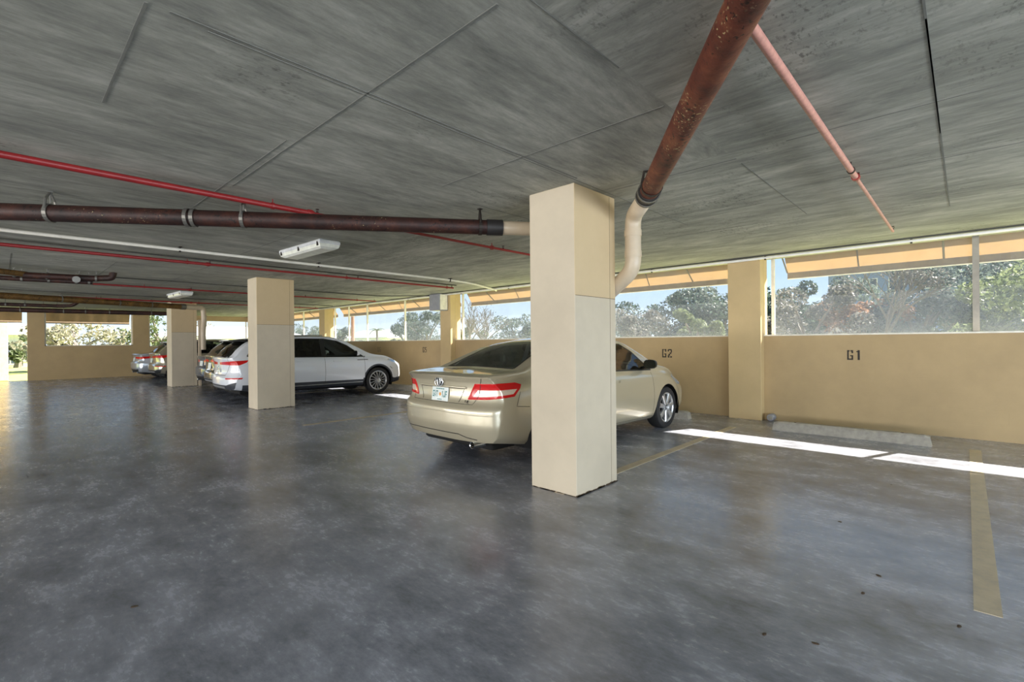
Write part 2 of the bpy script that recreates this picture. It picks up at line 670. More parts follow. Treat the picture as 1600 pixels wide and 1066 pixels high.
# pilasters of the G wall (front faces)
PIL = [(-3.06, -2.53), (-11.15, -10.69), (-18.9, -18.43), (-27.0, -26.4), (4.95, 5.42)]
PLAB = ['tan pilaster on the parapet wall between the stencils G1 and G2',
        'tan pilaster behind the beige sedan, with a grey box near its top',
        'tan pilaster rising behind the roof of the white SUV',
        'tan corner pilaster at the far left end of the parapet wall',
        'tan pilaster on the parapet wall right of the stencil G1']
for (a, b), lab in zip(PIL, PLAB):
    p = MB().cbox(a, b, 8.82, YW, 0, H, 0.006).box(a, b, YW, YW + 0.2, SILL, H).build('pilaster', MAT['pilaster'])
    tag(p, lab, 'pilaster')
bays = [(-2.53, 4.95), (-10.69, -3.06), (-18.43, -11.15), (-26.4, -18.9)]
mull = [[0.10, 2.6], [-7.95, -5.6], [-13.48, -15.86, -17.2], [-21.2, -23.8]]
for i, ((a, b), ms) in enumerate(zip(bays, mull)):
    w = empty('window_%d' % (i + 1), ((a + b) / 2, YW + 0.1, SILL))
    struct(w)
    ox, oy, oz = w.location
    fr = MB()
    fr.box(a - ox, b - ox, -0.1, 0.10, 0, 0.022)
    fr.box(a + 0.07 - ox, a + 0.12 - ox, 0.09, 0.14, 0, H - oz)
    fr.box(b - 0.05 - ox, b - ox, 0.09, 0.14, 0, H - oz)
    fr.build('window_frame', MAT['trim'], w)
    for m in ms:
        big = abs(m - 0.10) < 0.01
        MB().box(m - ox - (0.035 if big else 0.022), m - ox + (0.035 if big else 0.022), 0.08, 0.13, 0.022, H - oz).build('mullion', MAT['mullion' if big else 'trim'], w)
    sc = MB()
    sc.add([(a + 0.1 - ox, 0.11, 0.02), (b - 0.05 - ox, 0.11, 0.02), (b - 0.05 - ox, 0.11, H - oz), (a + 0.1 - ox, 0.11, H - oz)], [(0, 1, 2, 3)])
    s_ = sc.build('screen', MAT['screen'], w)

# awnings outside each bay
ALAB = ['orange canvas awning over the screened opening right of the G1 pilaster',
        'orange canvas awning over the screened opening above stencil G2',
        'orange canvas awning over the opening above stencils G5 and G6',
        'orange canvas awning over the leftmost opening, behind the left column']
for i, ((a, b), lab) in enumerate(zip(bays, ALAB)):
    if i == 0:
        a += 0.22
    root = empty('awning', ((a + b) / 2, YW + 0.27, 3.06))
    tag(root, lab, 'awning')
    ox, oy, oz = root.location
    n = max(4, int((b - a) / 0.95))
    xs = [a + (b - a) * k / n for k in range(n + 1)]
    ytop, ztop, ybot, zbot = 0.0, 0.0, 0.35, 2.55 - oz
    # canvas sagging a little between its ribs
    cv = MB()
    nu, nv = n * 6, 6
    vs, fs = [], []
    for iu in range(nu + 1):
        u = a + (b - a) * iu / nu
        for iv in range(nv + 1):
            t_ = iv / nv
            sag = 0.012 * math.sin(PI * t_) * (1 - math.cos(2 * PI * iu / 6)) * 0.5
            vs.append((u - ox, ytop + (ybot - ytop) * t_ - sag, ztop + (zbot - ztop) * t_))
    for iu in range(nu):
        for iv in range(nv):
            q = iu * (nv + 1) + iv
            fs.append((q, q + nv + 1, q + nv + 2, q + 1))
    cv.add(vs, fs).build('canvas', MAT['canvas'], root, True)
    va = MB()
    vs, fs = [], []
    for iu in range(nu * 2 + 1):
        u = a + (b - a) * iu / (nu * 2)
        wv = 0.006 * math.sin(iu * 1.9)
        for zz in (zbot, zbot - 0.11):
            vs.append((u - ox, ybot + wv, zz))
            vs.append((u - ox, ybot + wv + 0.004, zz))
    for iu in range(nu * 2):
        q = iu * 4
        fs += [(q, q + 4, q + 6, q + 2), (q + 1, q + 3, q + 7, q + 5), (q + 2, q + 6, q + 7, q + 3)]
    va.add(vs, fs).build('valance', MAT['valance'], root)
    MB().tube([(a - ox, ybot, zbot - 0.11), (b - ox, ybot, zbot - 0.11)], 0.010, 6).build('hem_tube', MAT['trim'], root)
    for k, x in enumerate(xs[:-1] if i == 0 else xs[1:-1]):
        if k % 2 == 0:
            MB().tube([(x - ox, ytop - 0.02, ztop - 0.25), (x - ox, ybot - 0.01, zbot)], 0.013, 6).build('arm', MAT['arm'], root)
        else:
            MB().tube([(x - ox, ytop, ztop), (x - ox, ybot, zbot)], 0.011, 6).build('rib', MAT['arm'], root)

# building above: the facade the awnings hang from; unseen balcony slab added to shade canvas tops
fa = MB().box(X0 - 0.4, X1, YW + 0.02, YW + 0.25, H + 0.3, 6.0).build('wall_upper', MAT['facade'])
struct(fa)
shade_slab = MB().box(X0 - 0.4, X1, YW + 0.25, YW + 1.23, 3.33, 3.5).build('added_shade_slab', MAT['facade'])
struct(shade_slab)

# far left wall with its openings
FX = X0
fw = MB()
fw.box(FX - 0.2, FX, 0.79, 1.28, 0, H)
fw.box(FX - 0.2, FX, 1.28, 4.11, 0, 1.36)
fw.box(FX - 0.2, FX, 4.11, 4.69, 0, H)
fw.box(FX - 0.2, FX, 4.69, 8.82, 0, 1.30)
fw.box(FX - 0.2, FX, 5.55, 6.2, 1.30, H)
fw.box(FX - 0.2, FX, 6.2, 9.0, 2.52, H)
fw.box(FX - 0.2, FX, -12, -9.0, 0, H)
wl = struct(fw.build('wall_left', MAT['wall']))
for i, (ya, yb, zl) in enumerate(((1.28, 4.11, 1.36), (4.69, 5.55, 1.30), (6.2, 8.8, 1.30))):
    w = struct(empty('window_%d' % (i + 5), (FX - 0.1, (ya + yb) / 2, zl)))
    h = (H if i < 2 else 2.52) - zl
    d = (yb - ya) / 2
    m = MB().box(-0.04, 0.02, -d, -d + 0.05, 0, h).box(-0.04, 0.02, d - 0.05, d, 0, h).box(-0.04, 0.02, -d, d, 0, 0.03)
    m.build('window_frame', MAT['trim'], w)
for (ya, yb, lab) in ((1.33, 4.06, 'orange awning over the opening in the far left wall'), (-3.2, 0.66, 'orange awning over the open doorway at the left edge')):
    root = empty('awning', (FX - 0.25, (ya + yb) / 2, 3.0))
    tag(root, lab, 'awning')
    d = (yb - ya) / 2
    vs, fs = [], []
    for k in range(13):
        y = -d + 2 * d * k / 12
        sg = 0.01 * (k % 2)
        vs += [(0, y, 0), (-0.3 + sg, y, -0.62), (-0.3 + sg, y, -0.66)]
    for k in range(12):
        q = k * 3
        fs += [(q, q + 3, q + 4, q + 1)]
    MB().add(vs, fs).build('canvas', MAT['canvas'], root)
    MB().box(-0.31, -0.28, -d, d, -0.70, -0.61).build('valance', MAT['valance'], root)

# free-standing columns
cols = [((-3.02, -2.50, 3.47, 4.14), 'nearest square cream column in front of the beige sedan'),
        ((-11.25, -10.73, 3.68, 4.45), 'middle square cream column in front of the white SUV'),
        ((-19.35, -18.72, 3.84, 4.55), 'far square cream column left of the dark bronze SUV')]
for (a, b, c, d), lab in cols:
    root = empty('concrete_column', ((a + b) / 2, (c + d) / 2, 0))
    tag(root, lab, 'column')
    hx, hy = (b - a) / 2, (d - c) / 2
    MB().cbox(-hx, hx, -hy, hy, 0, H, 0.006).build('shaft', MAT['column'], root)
    # formed joints: slim recess strips, one level, one upright
    j = MB()
    j.box(hx - 0.001, hx + 0.0012, -hy + 0.006, hy - 0.006, 1.775, 1.781)
    j.box(hx - 0.001, hx + 0.0012, hy - 0.10, hy - 0.096, 0.01, H - 0.01)
    j.build('joint', MAT['valance'], root)
    # grime at the base
    vs, fs = [], []
    gr = MB()
    for k in range(70):
        s = random.choice([0, 1, 2])
        w = 0.01 + random.random() * 0.02
        hh = 0.003 + random.random() ** 2 * 0.012
        t_ = random.uniform(-1, 1)
        if s == 0:
            x = t_ * hx * 0.95
            gr.box(x - w, x + w, -hy - 0.008, -hy + 0.001, 0, hh * 0.5)
        else:
            y = t_ * hy * 0.97
            gr.box(hx - 0.001, hx + 0.010, y - w, y + w, 0, hh)
    o = gr.build('grime_edge', MAT['debris'], root)
    o['kind'] = 'stuff'
# columns behind the camera and to the right carry the open sides
for x, y in ((-18.9, -8.0), (-10.9, -8.0), (-2.8, -8.0), (5.2, -8.0)):
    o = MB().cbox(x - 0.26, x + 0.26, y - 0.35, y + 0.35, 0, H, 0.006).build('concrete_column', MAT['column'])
    tag(o, 'cream column of the back row, behind the viewpoint', 'column', 'columns behind the viewpoint')

# ------------------------------------------------------------------ floor markings, wheel stops
for x, ya, yb in ((0.07, 3.35, 8.15), (-2.68, 3.45, 7.9), (-5.42, 5.2, 8.1), (-8.1, 3.5, 8.1), (-13.4, 5.0, 8.1), (-16.1, 5.0, 8.1), (2.8, 3.4, 8.1)):
    MB().box(x - 0.052, x + 0.052, ya, yb, 0.0, 0.0025).build('painted_line', MAT['line'], floor)


def wheel_stop(x, y, lab):
    m = MB()
    L = 0.915
    n = 26
    vs, fs = [], []
    prof = [(-0.078, 0), (-0.066, 0.11), (-0.045, 0.135), (0.045, 0.135), (0.066, 0.11), (0.078, 0)]
    for i in range(n + 1):
        t_ = -L + 2 * L * i / n
        for k, (py, pz) in enumerate(prof):
            e = 0.02 if i in (0, n) and pz > 0.05 else 0
            vs.append((t_ * (1 - e), py + random.uniform(-.003, .003), max(0, pz - e + (random.uniform(-.003, .002) if pz > 0 else 0))))
    for i in range(n):
        for k in range(5):
            q = i * 6 + k
            fs.append((q, q + 6, q + 7, q + 1))
        fs.append((i * 6 + 5, i * 6 + 11, i * 6 + 6, i * 6))
    fs.append(tuple(range(6)))
    fs.append(tuple(n * 6 + k for k in range(5, -1, -1)))
    m.add(vs, fs)
    root = empty('wheel_stop', (x, y, 0))
    m.build('block', MAT['stop'], root)
    for sx in (-0.62, 0.62):
        MB().lathe([(0.0, 0.139), (0.016, 0.138), (0.018, 0.13)], (sx, 0, 0), 'Z', 10).build('anchor_pin', MAT['rust_dark'], root)
    tag(root, lab, 'wheel stop')


wheel_stop(-1.24, 8.10, 'long concrete wheel stop below the stencil G1')
wheel_stop(-4.42, 8.22, 'concrete wheel stop at the front wheels of the beige sedan')
wheel_stop(-6.9, 8.15, 'concrete wheel stop in the empty bay beyond the beige sedan')
wheel_stop(-9.5, 8.15, 'concrete wheel stop below the stencil G5')
wheel_stop(-12.3, 8.2, 'concrete wheel stop at the front wheels of the white SUV')

# small grey capped pipe lying at the foot of the wall beside the G1 pilaster
cp = empty('pipe_cap', (-2.40, 8.90, 0.062))
tag(cp, 'small grey capped pipe stub at the wall foot beside the G1 pilaster', 'pipe cap')
MB().lathe([(0.0, -0.06), (0.05, -0.06), (0.06, -0.045), (0.06, 0.07), (0.0, 0.07)], (0, 0, 0), 'Y', 20).build('stub', MAT['box'], cp, True, 0.7)
MB().lathe([(0.0, -0.066), (0.034, -0.066), (0.038, -0.058)], (0, 0, 0), 'Y', 16).build('cap_face', MAT['stop'], cp, True, 0.7)

# ------------------------------------------------------------------ stencils on the parapet
ST = {
    'G': [(0, 1, .28, 6), (.0, 0, 1, 1), (.0, 6, .42, 7), (.56, 6, 1.0, 7), (.72, 1, 1, 3), (.5, 2.6, 1, 3.4), (.72, 4.8, 1, 6)],
    '1': [(.36, 0, .72, 7), (.16, 5.6, .36, 6.4)],
    '2': [(0, 5, .28, 6.6), (.15, 6, .85, 7), (.72, 4.2, 1, 6.6), (.45, 3.0, .85, 4.2), (.15, 1.6, .55, 3.0), (0, 0, .42, 1.1), (.56, 0, 1, 1.1), (0, 1.1, .28, 1.9)],
    '5': [(0, 6, .42, 7), (.56, 6, 1, 7), (0, 4, .28, 6), (0, 3.5, .8, 4.4), (.72, 1, 1, 3.5), (0, 0, .42, 1), (.56, 0, .85, 1)],
    '6': [(0, 1, .28, 6), (.15, 6, .9, 7), (.15, 0, .42, 1), (.56, 0, .85, 1), (.72, 1, 1, 3), (.28, 3, .85, 4)],
}


def stencil(txt, xc, z0, h, mat, name):
    m = MB()
    w = h * 0.52
    x = xc - (len(txt) * w + (len(txt) - 1) * w * 0.35) / 2
    for ch in txt:
        for a, b, c, d in ST[ch]:
            m.box(x + a * w, x + c * w, YW - 0.0016, YW + 0.001, z0 + b / 7 * h, z0 + d / 7 * h)
        x += w * 1.35
    o = m.build(name, mat, wb)
    return o


stencil('G1', -1.255, 1.045, 0.15, MAT['stencil'], 'stencil_number')
stencil('G2', -4.285, 1.035, 0.165, MAT['stencil'], 'stencil_number')
stencil('G5', -12.16, 1.07, 0.16, MAT['stencil'], 'stencil_number')
stencil('G6', -14.75, 1.06, 0.165, MAT['stencil_pale'], 'stencil_number')

# ------------------------------------------------------------------ pipes
def hanger(parent, p, r, mat='steel', rod=True, loop=False, d=None):
    """band around a pipe with its rod to the slab; p in parent space, parent at origin"""
    p = Vector(p)
    d = Vector(d or (0, 1, 0)).normalized()
    side = d.cross(Vector((0, 0, 1))).normalized()
    up = side.cross(d).normalized()
    m = MB()
    ringv, fs = [], []
    n = 20
    for k in range(n):
        a = 2 * PI * k / n
        for rr, off in ((r + .002, -.016), (r + .008, -.016), (r + .008, .016), (r + .002, .016)):
            ringv.append(p + (side * math.cos(a) + up * math.sin(a)) * rr + d * off)
    for k in range(n):
        k2 = (k + 1) % n
        for i in range(4):
            j = (i + 1) % 4
            fs.append((k * 4 + i, k * 4 + j, k2 * 4 + j, k2 * 4 + i))
    m.add(ringv, fs)
    if loop:
        top = min(H - 0.005, p.z + r + 0.16)
        m.tube([p + side * r + up * r * .3, p + side * r * .75 + Vector((0, 0, r + .04)), Vector((p.x, p.y, top)), p - side * r * .75 + Vector((0, 0, r + .04)), p - side * r + up * r * .3], 0.011, 6)
    if rod and p.z + r < H - 0.01:
        m.tube([p + Vector((0, 0, r)), (p.x, p.y, H)], 0.006, 6)
        m.box(p.x - .02, p.x + .02, p.y - .02, p.y + .02, H - .008, H)
    return m.build('hanger', MAT[mat], parent, False)


def pipe_obj(lab, segs, cat='pipe', name='drain_pipe'):
    root = empty(name, (0, 0, 0))
    tag(root, lab, cat)
    for nm, pts, r, mt in segs:
        MB().tube(pts, r, 20).build(nm, MAT[mt], root, True, 0.9)
    return root


def lerp(a, b, t):
    return tuple(a[i] * (1 - t) + b[i] * t for i in range(3))


# big overhead pipe to the right, PVC tail dropping behind the nearest column
A, B = (0.86, 0.0, 2.71), (-2.12, 4.015, 2.628)
bp = pipe_obj('large rust-brown drain pipe overhead, joining white plastic behind the nearest column', [
    ('iron_run', [lerp(A, B, 0.0), lerp(A, B, .5), lerp(A, B, .95)], 0.080, 'rust'),
    ('rubber_coupling', [lerp(A, B, .935), lerp(A, B, .975)], 0.090, 'coupling'),
])
dr = bend([lerp(A, B, .965), (-2.325, 4.18, 2.56), (-2.325, 4.18, 2.05), (-2.75, 4.26, 1.78), (-2.80, 4.26, 1.2)], 0.11, 8)
MB().tube(dr, 0.075, 20).build('plastic_drop', MAT['pvc'], bp, True)
for q in ((-2.325, 4.18, 2.40), (-2.325, 4.18, 2.20)):
    MB().lathe([(.074, -.03), (.081, -.03), (.081, .03), (.074, .03)], q, 'Z', 20, True).build('socket_collar', MAT['pvc'], bp, True, 0.6)
dv = Vector(B) - Vector(A)
for t_ in (.915,):
    hanger(bp, lerp(A, B, t_), 0.081, 'darksteel', True, True, dv)
for t_ in (.943, .968):
    p_ = Vector(lerp(A, B, t_))
    hanger(bp, p_, 0.091, 'steel', False, False, dv)

# main left pipe meeting the same column from the left
A, B = (-7.16, -1.19, 2.57), (-3.0, 4.40, 2.573)
mp = pipe_obj('long dark rusty drain pipe hung across the middle, ending at the nearest column', [
    ('iron_run', [lerp(A, B, 0), lerp(A, B, .5), lerp(A, B, .855)], 0.076, 'rust_dark'),
    ('rubber_coupling', [lerp(A, B, .842), lerp(A, B, .866)], 0.083, 'coupling'),
    ('plastic_tail', bend([lerp(A, B, .85), lerp(A, B, 1.0), (-2.85, 4.40, 2.55), (-2.82, 4.40, 1.8)], .08), 0.072, 'pvc'),
])
dv = Vector(B) - Vector(A)
for t_, mt_, lp in ((.272, 'steel', True), (.504, 'steel', True), (.832, 'darksteel', True)):
    hanger(mp, lerp(A, B, t_), 0.077, mt_, True, lp, dv)
for t_ in (.434, .442):
    hanger(mp, lerp(A, B, t_), 0.079, 'steel', False, False, dv)

# amber pipe on the far left ending in PVC at the far column
A, B = (-17.05, -1.0, 2.63), (-18.56, 4.70, 2.59)
ap = pipe_obj('amber-brown drain pipe running to the far column, plastic at its end', [
    ('iron_run', [A, lerp(A, B, .90)], 0.082, 'rust_olive'),
    ('clamp', [lerp(A, B, .88), lerp(A, B, .905)], 0.092, 'steel'),
    ('plastic_tail', bend([lerp(A, B, .90), B, (-18.56, 4.72, 2.15), (-18.66, 4.72, 1.9), (-18.7, 4.72, 1.2)], .12), 0.08, 'pvc')])
dv = Vector(B) - Vector(A)
for t_ in (.38, .6, .74, .15):
    hanger(ap, lerp(A, B, t_), 0.083, 'steel', True, t_ != .6, dv)
MB().cbox(-18.74, -18.66, 4.58, 4.66, 0.0, 2.2, .01).build('wall_chase', MAT['pvc'], ap)
# farther dark pipe
A, B = (-24.2, -3.0, 2.62), (-23.2, 5.4, 2.62)
fp = pipe_obj('dark brown drain pipe nearest the far left wall', [('iron_run', [A, B], 0.08, 'rust_dark')])
for t_ in (.42, .55, .62, .7, .85):
    hanger(fp, lerp(A, B, t_), 0.081, 'steel', True, t_ in (.42, .85), (0.1, 1, 0))
# clustered pipes ending in an elbow into the slab
cl = pipe_obj('cluster pipe with amber start and blackened elbow rising into the slab', [
    ('iron_run', [(-11.5, -1.2, 2.70), (-12.3, 0.36, 2.66)], 0.05, 'rust_olive'),
    ('blackened_run', bend([(-12.28, 0.32, 2.64), (-12.05, 1.25, 2.64), (-11.9, 1.50, 2.66), (-11.9, 1.52, 2.765)], .09), 0.058, 'rust_dark'),
    ('cleanout_plug', [(-12.16, 1.02, 2.62), (-12.02, 1.0, 2.60)], 0.06, 'steel')])
c2 = pipe_obj('thin lower blackened pipe in the cluster under the slab', [
    ('iron_run', [(-12.7, -1.4, 2.60), (-12.42, .3, 2.585), (-12.2, 1.25, 2.58)], 0.042, 'rust_dark')])
for q in ((-12.22, .62, 2.64), (-12.12, 1.05, 2.64), (-12.0, 1.28, 2.64), (-12.32, .2, 2.66)):
    hanger(cl, q, 0.06, 'steel', True, False, (.2, 1, 0))
for q in ((-12.42, .3, 2.585), (-12.34, .65, 2.583), (-12.25, 1.02, 2.58), (-12.21, 1.2, 2.58)):
    hanger(c2, q, 0.044, 'steel', True, False, (.2, 1, 0))
f2 = pipe_obj('thin dark pipe with small fittings, beyond the amber pipe at the left edge', [
    ('iron_run', bend([(-20.6, -2.0, 2.60), (-20.4, 1.3, 2.60), (-20.3, 1.6, 2.62), (-20.25, 1.75, 2.765)], .1), 0.05, 'rust_dark')])
for q in (-.2, .15, .55, .95, 1.25):
    hanger(f2, (-20.45, q, 2.60), 0.052, 'steel', True, False)


def sprinkler(x, ya, yred, yb, r1, r2, heads, hangs, lab, mat='red', z=2.70):
    root = empty('sprinkler_pipe', (x, 0, z))
    tag(root, lab, 'sprinkler pipe')
    MB().tube([(0, ya, 0), (0, yred, 0)], r1, 12).build('main_run', MAT[mat], root, True, .9)
    MB().tube([(0, yred - .04, 0), (0, yred, 0), (0, yred + .03, 0)], [r1 + .008, r1 + .010, r2 + .004], 12).build('reducer', MAT['red'], root, True, .9)
    MB().tube([(0, yred, 0), (0, yb, 0)], r2, 12).build('end_run', MAT[mat], root, True, .9)
    for y in heads:
        m = MB()
        m.tube([(0, y, 0), (0, y, .03)], .012, 8)
        m.tube([(-.012, y, .028), (-.016, y, .042), (0, y, .052)], .003, 5)
        m.tube([(.012, y, .028), (.016, y, .042), (0, y, .052)], .003, 5)
        m.lathe([(0, .054), (.018, .054), (.018, .051)], (0, y, 0), 'Z', 10)
        m.build('sprinkler_head', MAT['rust_dark'], root)
    for y in hangs:
        m = MB()
        m.tube([(0, y, -r1 * .2), (0, y, H - z)], .005, 6)
        m.lathe([(r1 + .001, -.012), (r1 + .006, -.012), (r1 + .006, .012), (r1 + .001, .012)], (0, y, 0), 'Y', 14, True)
        m.build('hanger', MAT['darksteel' if mat == 'pink' else 'red'], root)
    return root


sprinkler(-0.655, -1.5, 4.86, 7.62, .022, .014, (4.92, 7.58), (4.62,), 'faded pinkish-red sprinkler pipe at the upper right, ending near the wall', 'pink')
sprinkler(-4.86, -2.5, 2.2, 7.6, .027, .017, (2.26, 5.0, 7.55), (1.82, 4.77), 'nearest bright red sprinkler pipe, crossing above the long dark drain pipe')
sprinkler(-9.15, -2.5, 2.4, 7.65, .024, .019, (2.42, 5.1, 7.6), (2.1, 4.85, 7.45), 'second red sprinkler pipe, beside the white conduit above the middle column')
sprinkler(-13.7, -2.0, 3.2, 8.25, .021, .017, (3.22, 6.0, 8.2), (2.3, 7.6), 'third red sprinkler pipe, beginning at the blackened pipe cluster')
sprinkler(-17.85, -1.0, 4.2, 8.3, .021, .017, (2.0, 5.0, 8.2), (1.9, 4.4, 7.6), 'fourth and farthest red sprinkler pipe, above the far column')


def run(name, lab, pts, r, mt, cat, clips=(), rr=.15):
    root = empty(name, (0, 0, 0))
    tag(root, lab, cat)
    MB().tube(bend(pts, rr), r, 10).build('run', MAT[mt], root, True)
    for (x, y, ax) in clips:
        m = MB()
        if ax == 'Y':
            m.box(x - .055, x + .055, y - .015, y + .015, H - .012, H)
            m.box(x - .014, x + .014, y - .012, y + .012, H - .075, H - .01)
        else:
            m.box(x - .015, x + .015, y - .055, y + .055, H - .012, H)
            m.box(x - .012, x + .012, y - .014, y + .014, H - .075, H - .01)
        m.build('clip', MAT['darksteel'], root)
    return root


run('conduit', 'white conduit crossing the ceiling and bending to the wall opening', [(-8.15, -2.5, 2.725), (-8.15, 6.3, 2.725), (-8.25, 7.4, 2.725), (-8.9, 8.85, 2.725), (-9.02, 9.0, 2.72)], .022, 'conduit', 'conduit',
    ((-8.15, 1.78, 'Y'), (-8.15, 3.8, 'Y'), (-8.18, 6.75, 'Y')), .5)
run('conduit', 'white conduit running along the top of the parapet wall openings', [(6, 8.72, 2.725), (-26.5, 8.72, 2.725)], .022, 'conduit', 'conduit',
    [(x, 8.72, 'X') for x in (2.0, -.55, -2.42, -4.45, -8.3, -10.1, -12.6, -15, -17, -19.5, -22)])
run('cable', 'dark cable strung beside the conduit over the wall openings', [(6, 8.62, 2.748), (-26.5, 8.62, 2.748)], .012, 'cable', 'cable')
run('cable', 'dark cable beside the second red sprinkler pipe', [(-8.98, -2.5, 2.745), (-8.98, 7.6, 2.745)], .012, 'cable', 'cable')
run('cable', 'dark cable beyond the second red sprinkler pipe, bending to the wall', [(-12.55, 1.4, 2.745), (-12.5, 7.7, 2.745), (-11.4, 8.8, 2.745)], .012, 'cable', 'cable', (), .3)
run('cable', 'dark cable running over the far column toward the parapet wall', [(-16.9, -1, 2.745), (-16.9, 8.4, 2.745)], .012, 'cable', 'cable')

# drop conduit on the G1 pilaster side
# ------------------------------------------------------------------ lamps, box
def lamp(x, y, rz, lab):
    root = empty('ceiling_lamp', (x, y, H), rz)
    tag(root, lab, 'lamp')
    L, W = .62, .15
    MB().cbox(-L, L, -W, W, -.055, 0, .012).build('housing', MAT['lampbody'], root)
    # lens trough with bevelled ends
    v = []
    for z, a, b in ((-.055, L - .005, W - .005), (-.095, L - .02, W - .02), (-.118, L - .07, W - .055)):
        v += [(-a, -b, z), (a, -b, z), (a, b, z), (-a, b, z)]
    f = [(0, 1, 5, 4), (1, 2, 6, 5), (2, 3, 7, 6), (3, 0, 4, 7), (4, 5, 9, 8), (5, 6, 10, 9), (6, 7, 11, 10), (7, 4, 8, 11), (8, 9, 10, 11), (3, 2, 1, 0)]
    MB().add(v, f).build('lens', MAT['lens'], root)
    for sx in (-.55, 0, .55):
        for sy in (-1, 1):
            MB().box(sx - .016, sx + .016, sy * (W - .004) - .006, sy * (W - .004) + .006, -.085, -.03).build('latch', MAT['darksteel'], root)


lamp(-6.85, 3.05, R(2), 'white fluorescent ceiling lamp between the long drain pipe and white conduit')
lamp(-15.4, 3.35, R(2), 'distant white ceiling lamp above the far column')

bx = empty('junction_box', (-11.02, 8.66, 2.72))
tag(bx, 'grey metal box mounted high on the pilaster behind the beige sedan', 'box')
MB().cbox(-.24, .22, -.15, .16, -.44, 0.03, .012).build('enclosure', MAT['box'], bx)
MB().cbox(-.22, .20, -.162, -.15, -.42, 0.01, .004).build('cover', MAT['box'], bx)
MB().cbox(.222, .232, -.12, .14, -.42, 0.01, .003).build('side_plate', MAT['trim'], bx)

# ------------------------------------------------------------------ cars
def interp(tab, x):
    """smooth monotone table lookup"""
    xs = [p[0] for p in tab]
    ys = [p[1] for p in tab]
    if x <= xs[0]:
        return ys[0]
    if x >= xs[-1]:
        return ys[-1]
    i = max(k for k in range(len(xs)) if xs[k] <= x)
    n = len(xs)

    def sl(k):
        if k <= 0:
            return (ys[1] - ys[0]) / (xs[1] - xs[0])
        if k >= n - 1:
            return (ys[-1] - ys[-2]) / (xs[-1] - xs[-2])
        a = (ys[k] - ys[k - 1]) / (xs[k] - xs[k - 1])
        b = (ys[k + 1] - ys[k]) / (xs[k + 1] - xs[k])
        return 0 if a * b <= 0 else 2 * a * b / (a + b)
    h = xs[i + 1] - xs[i]
    t = (x - xs[i]) / h
    m0, m1 = sl(i) * h, sl(i + 1) * h
    return ((2 * t ** 3 - 3 * t ** 2 + 1) * ys[i] + (t ** 3 - 2 * t ** 2 + t) * m0 + (-2 * t ** 3 + 3 * t ** 2) * ys[i + 1] + (t ** 3 - t ** 2) * m1)


def catmull(P, n):
    out = []
    m = len(P)
    for i in range(m - 1):
        p0 = P[i - 1] if i else (2 * P[0][0] - P[1][0], 2 * P[0][1] - P[1][1])
        p1, p2 = P[i], P[i + 1]
        p3 = P[i + 2] if i + 2 < m else (2 * P[-1][0] - P[-2][0], 2 * P[-1][1] - P[-2][1])
        k_ = n[i]
        for k in range(k_):
            t = k / k_
            q = []
            for d in (0, 1):
                a, b, c, e_ = p0[d], p1[d], p2[d], p3[d]
                q.append(0.5 * ((2 * b) + (c - a) * t + (2 * a - 5 * b + 4 * c - e_) * t * t + (3 * b - a - 3 * c + e_) * t ** 3))
            out.append(q)
    out.append(list(P[-1]))
    return out


def in_poly(p, poly):
    x, y = p
    c = False
    j = len(poly) - 1
    for i in range(len(poly)):
        xi, yi = poly[i]
        xj, yj = poly[j]
        if (yi > y) != (yj > y) and x < (xj - xi) * (y - yi) / (yj - yi) + xi:
            c = not c
        j = i
    return c


D2 = 1 / math.sqrt(2)
VIEWS = {  # U axis, direction the surface faces
    'R': (Vector((0, 1, 0)), Vector((1, 0, 0))), 'L': (Vector((0, 1, 0)), Vector((-1, 0, 0))),
    'B': (Vector((1, 0, 0)), Vector((0, -1, 0))), 'F': (Vector((1, 0, 0)), Vector((0, 1, 0))),
    'BR': (Vector((D2, D2, 0)), Vector((D2, -D2, 0))), 'BL': (Vector((-D2, D2, 0)), Vector((-D2, -D2, 0))),
    'FR': (Vector((D2, -D2, 0)), Vector((D2, D2, 0))), 'FL': (Vector((-D2, -D2, 0)), Vector((-D2, D2, 0))),
    'T': (Vector((1, 0, 0)), Vector((0, 0, 1))),
}
ZV = Vector((0, 0, 1))


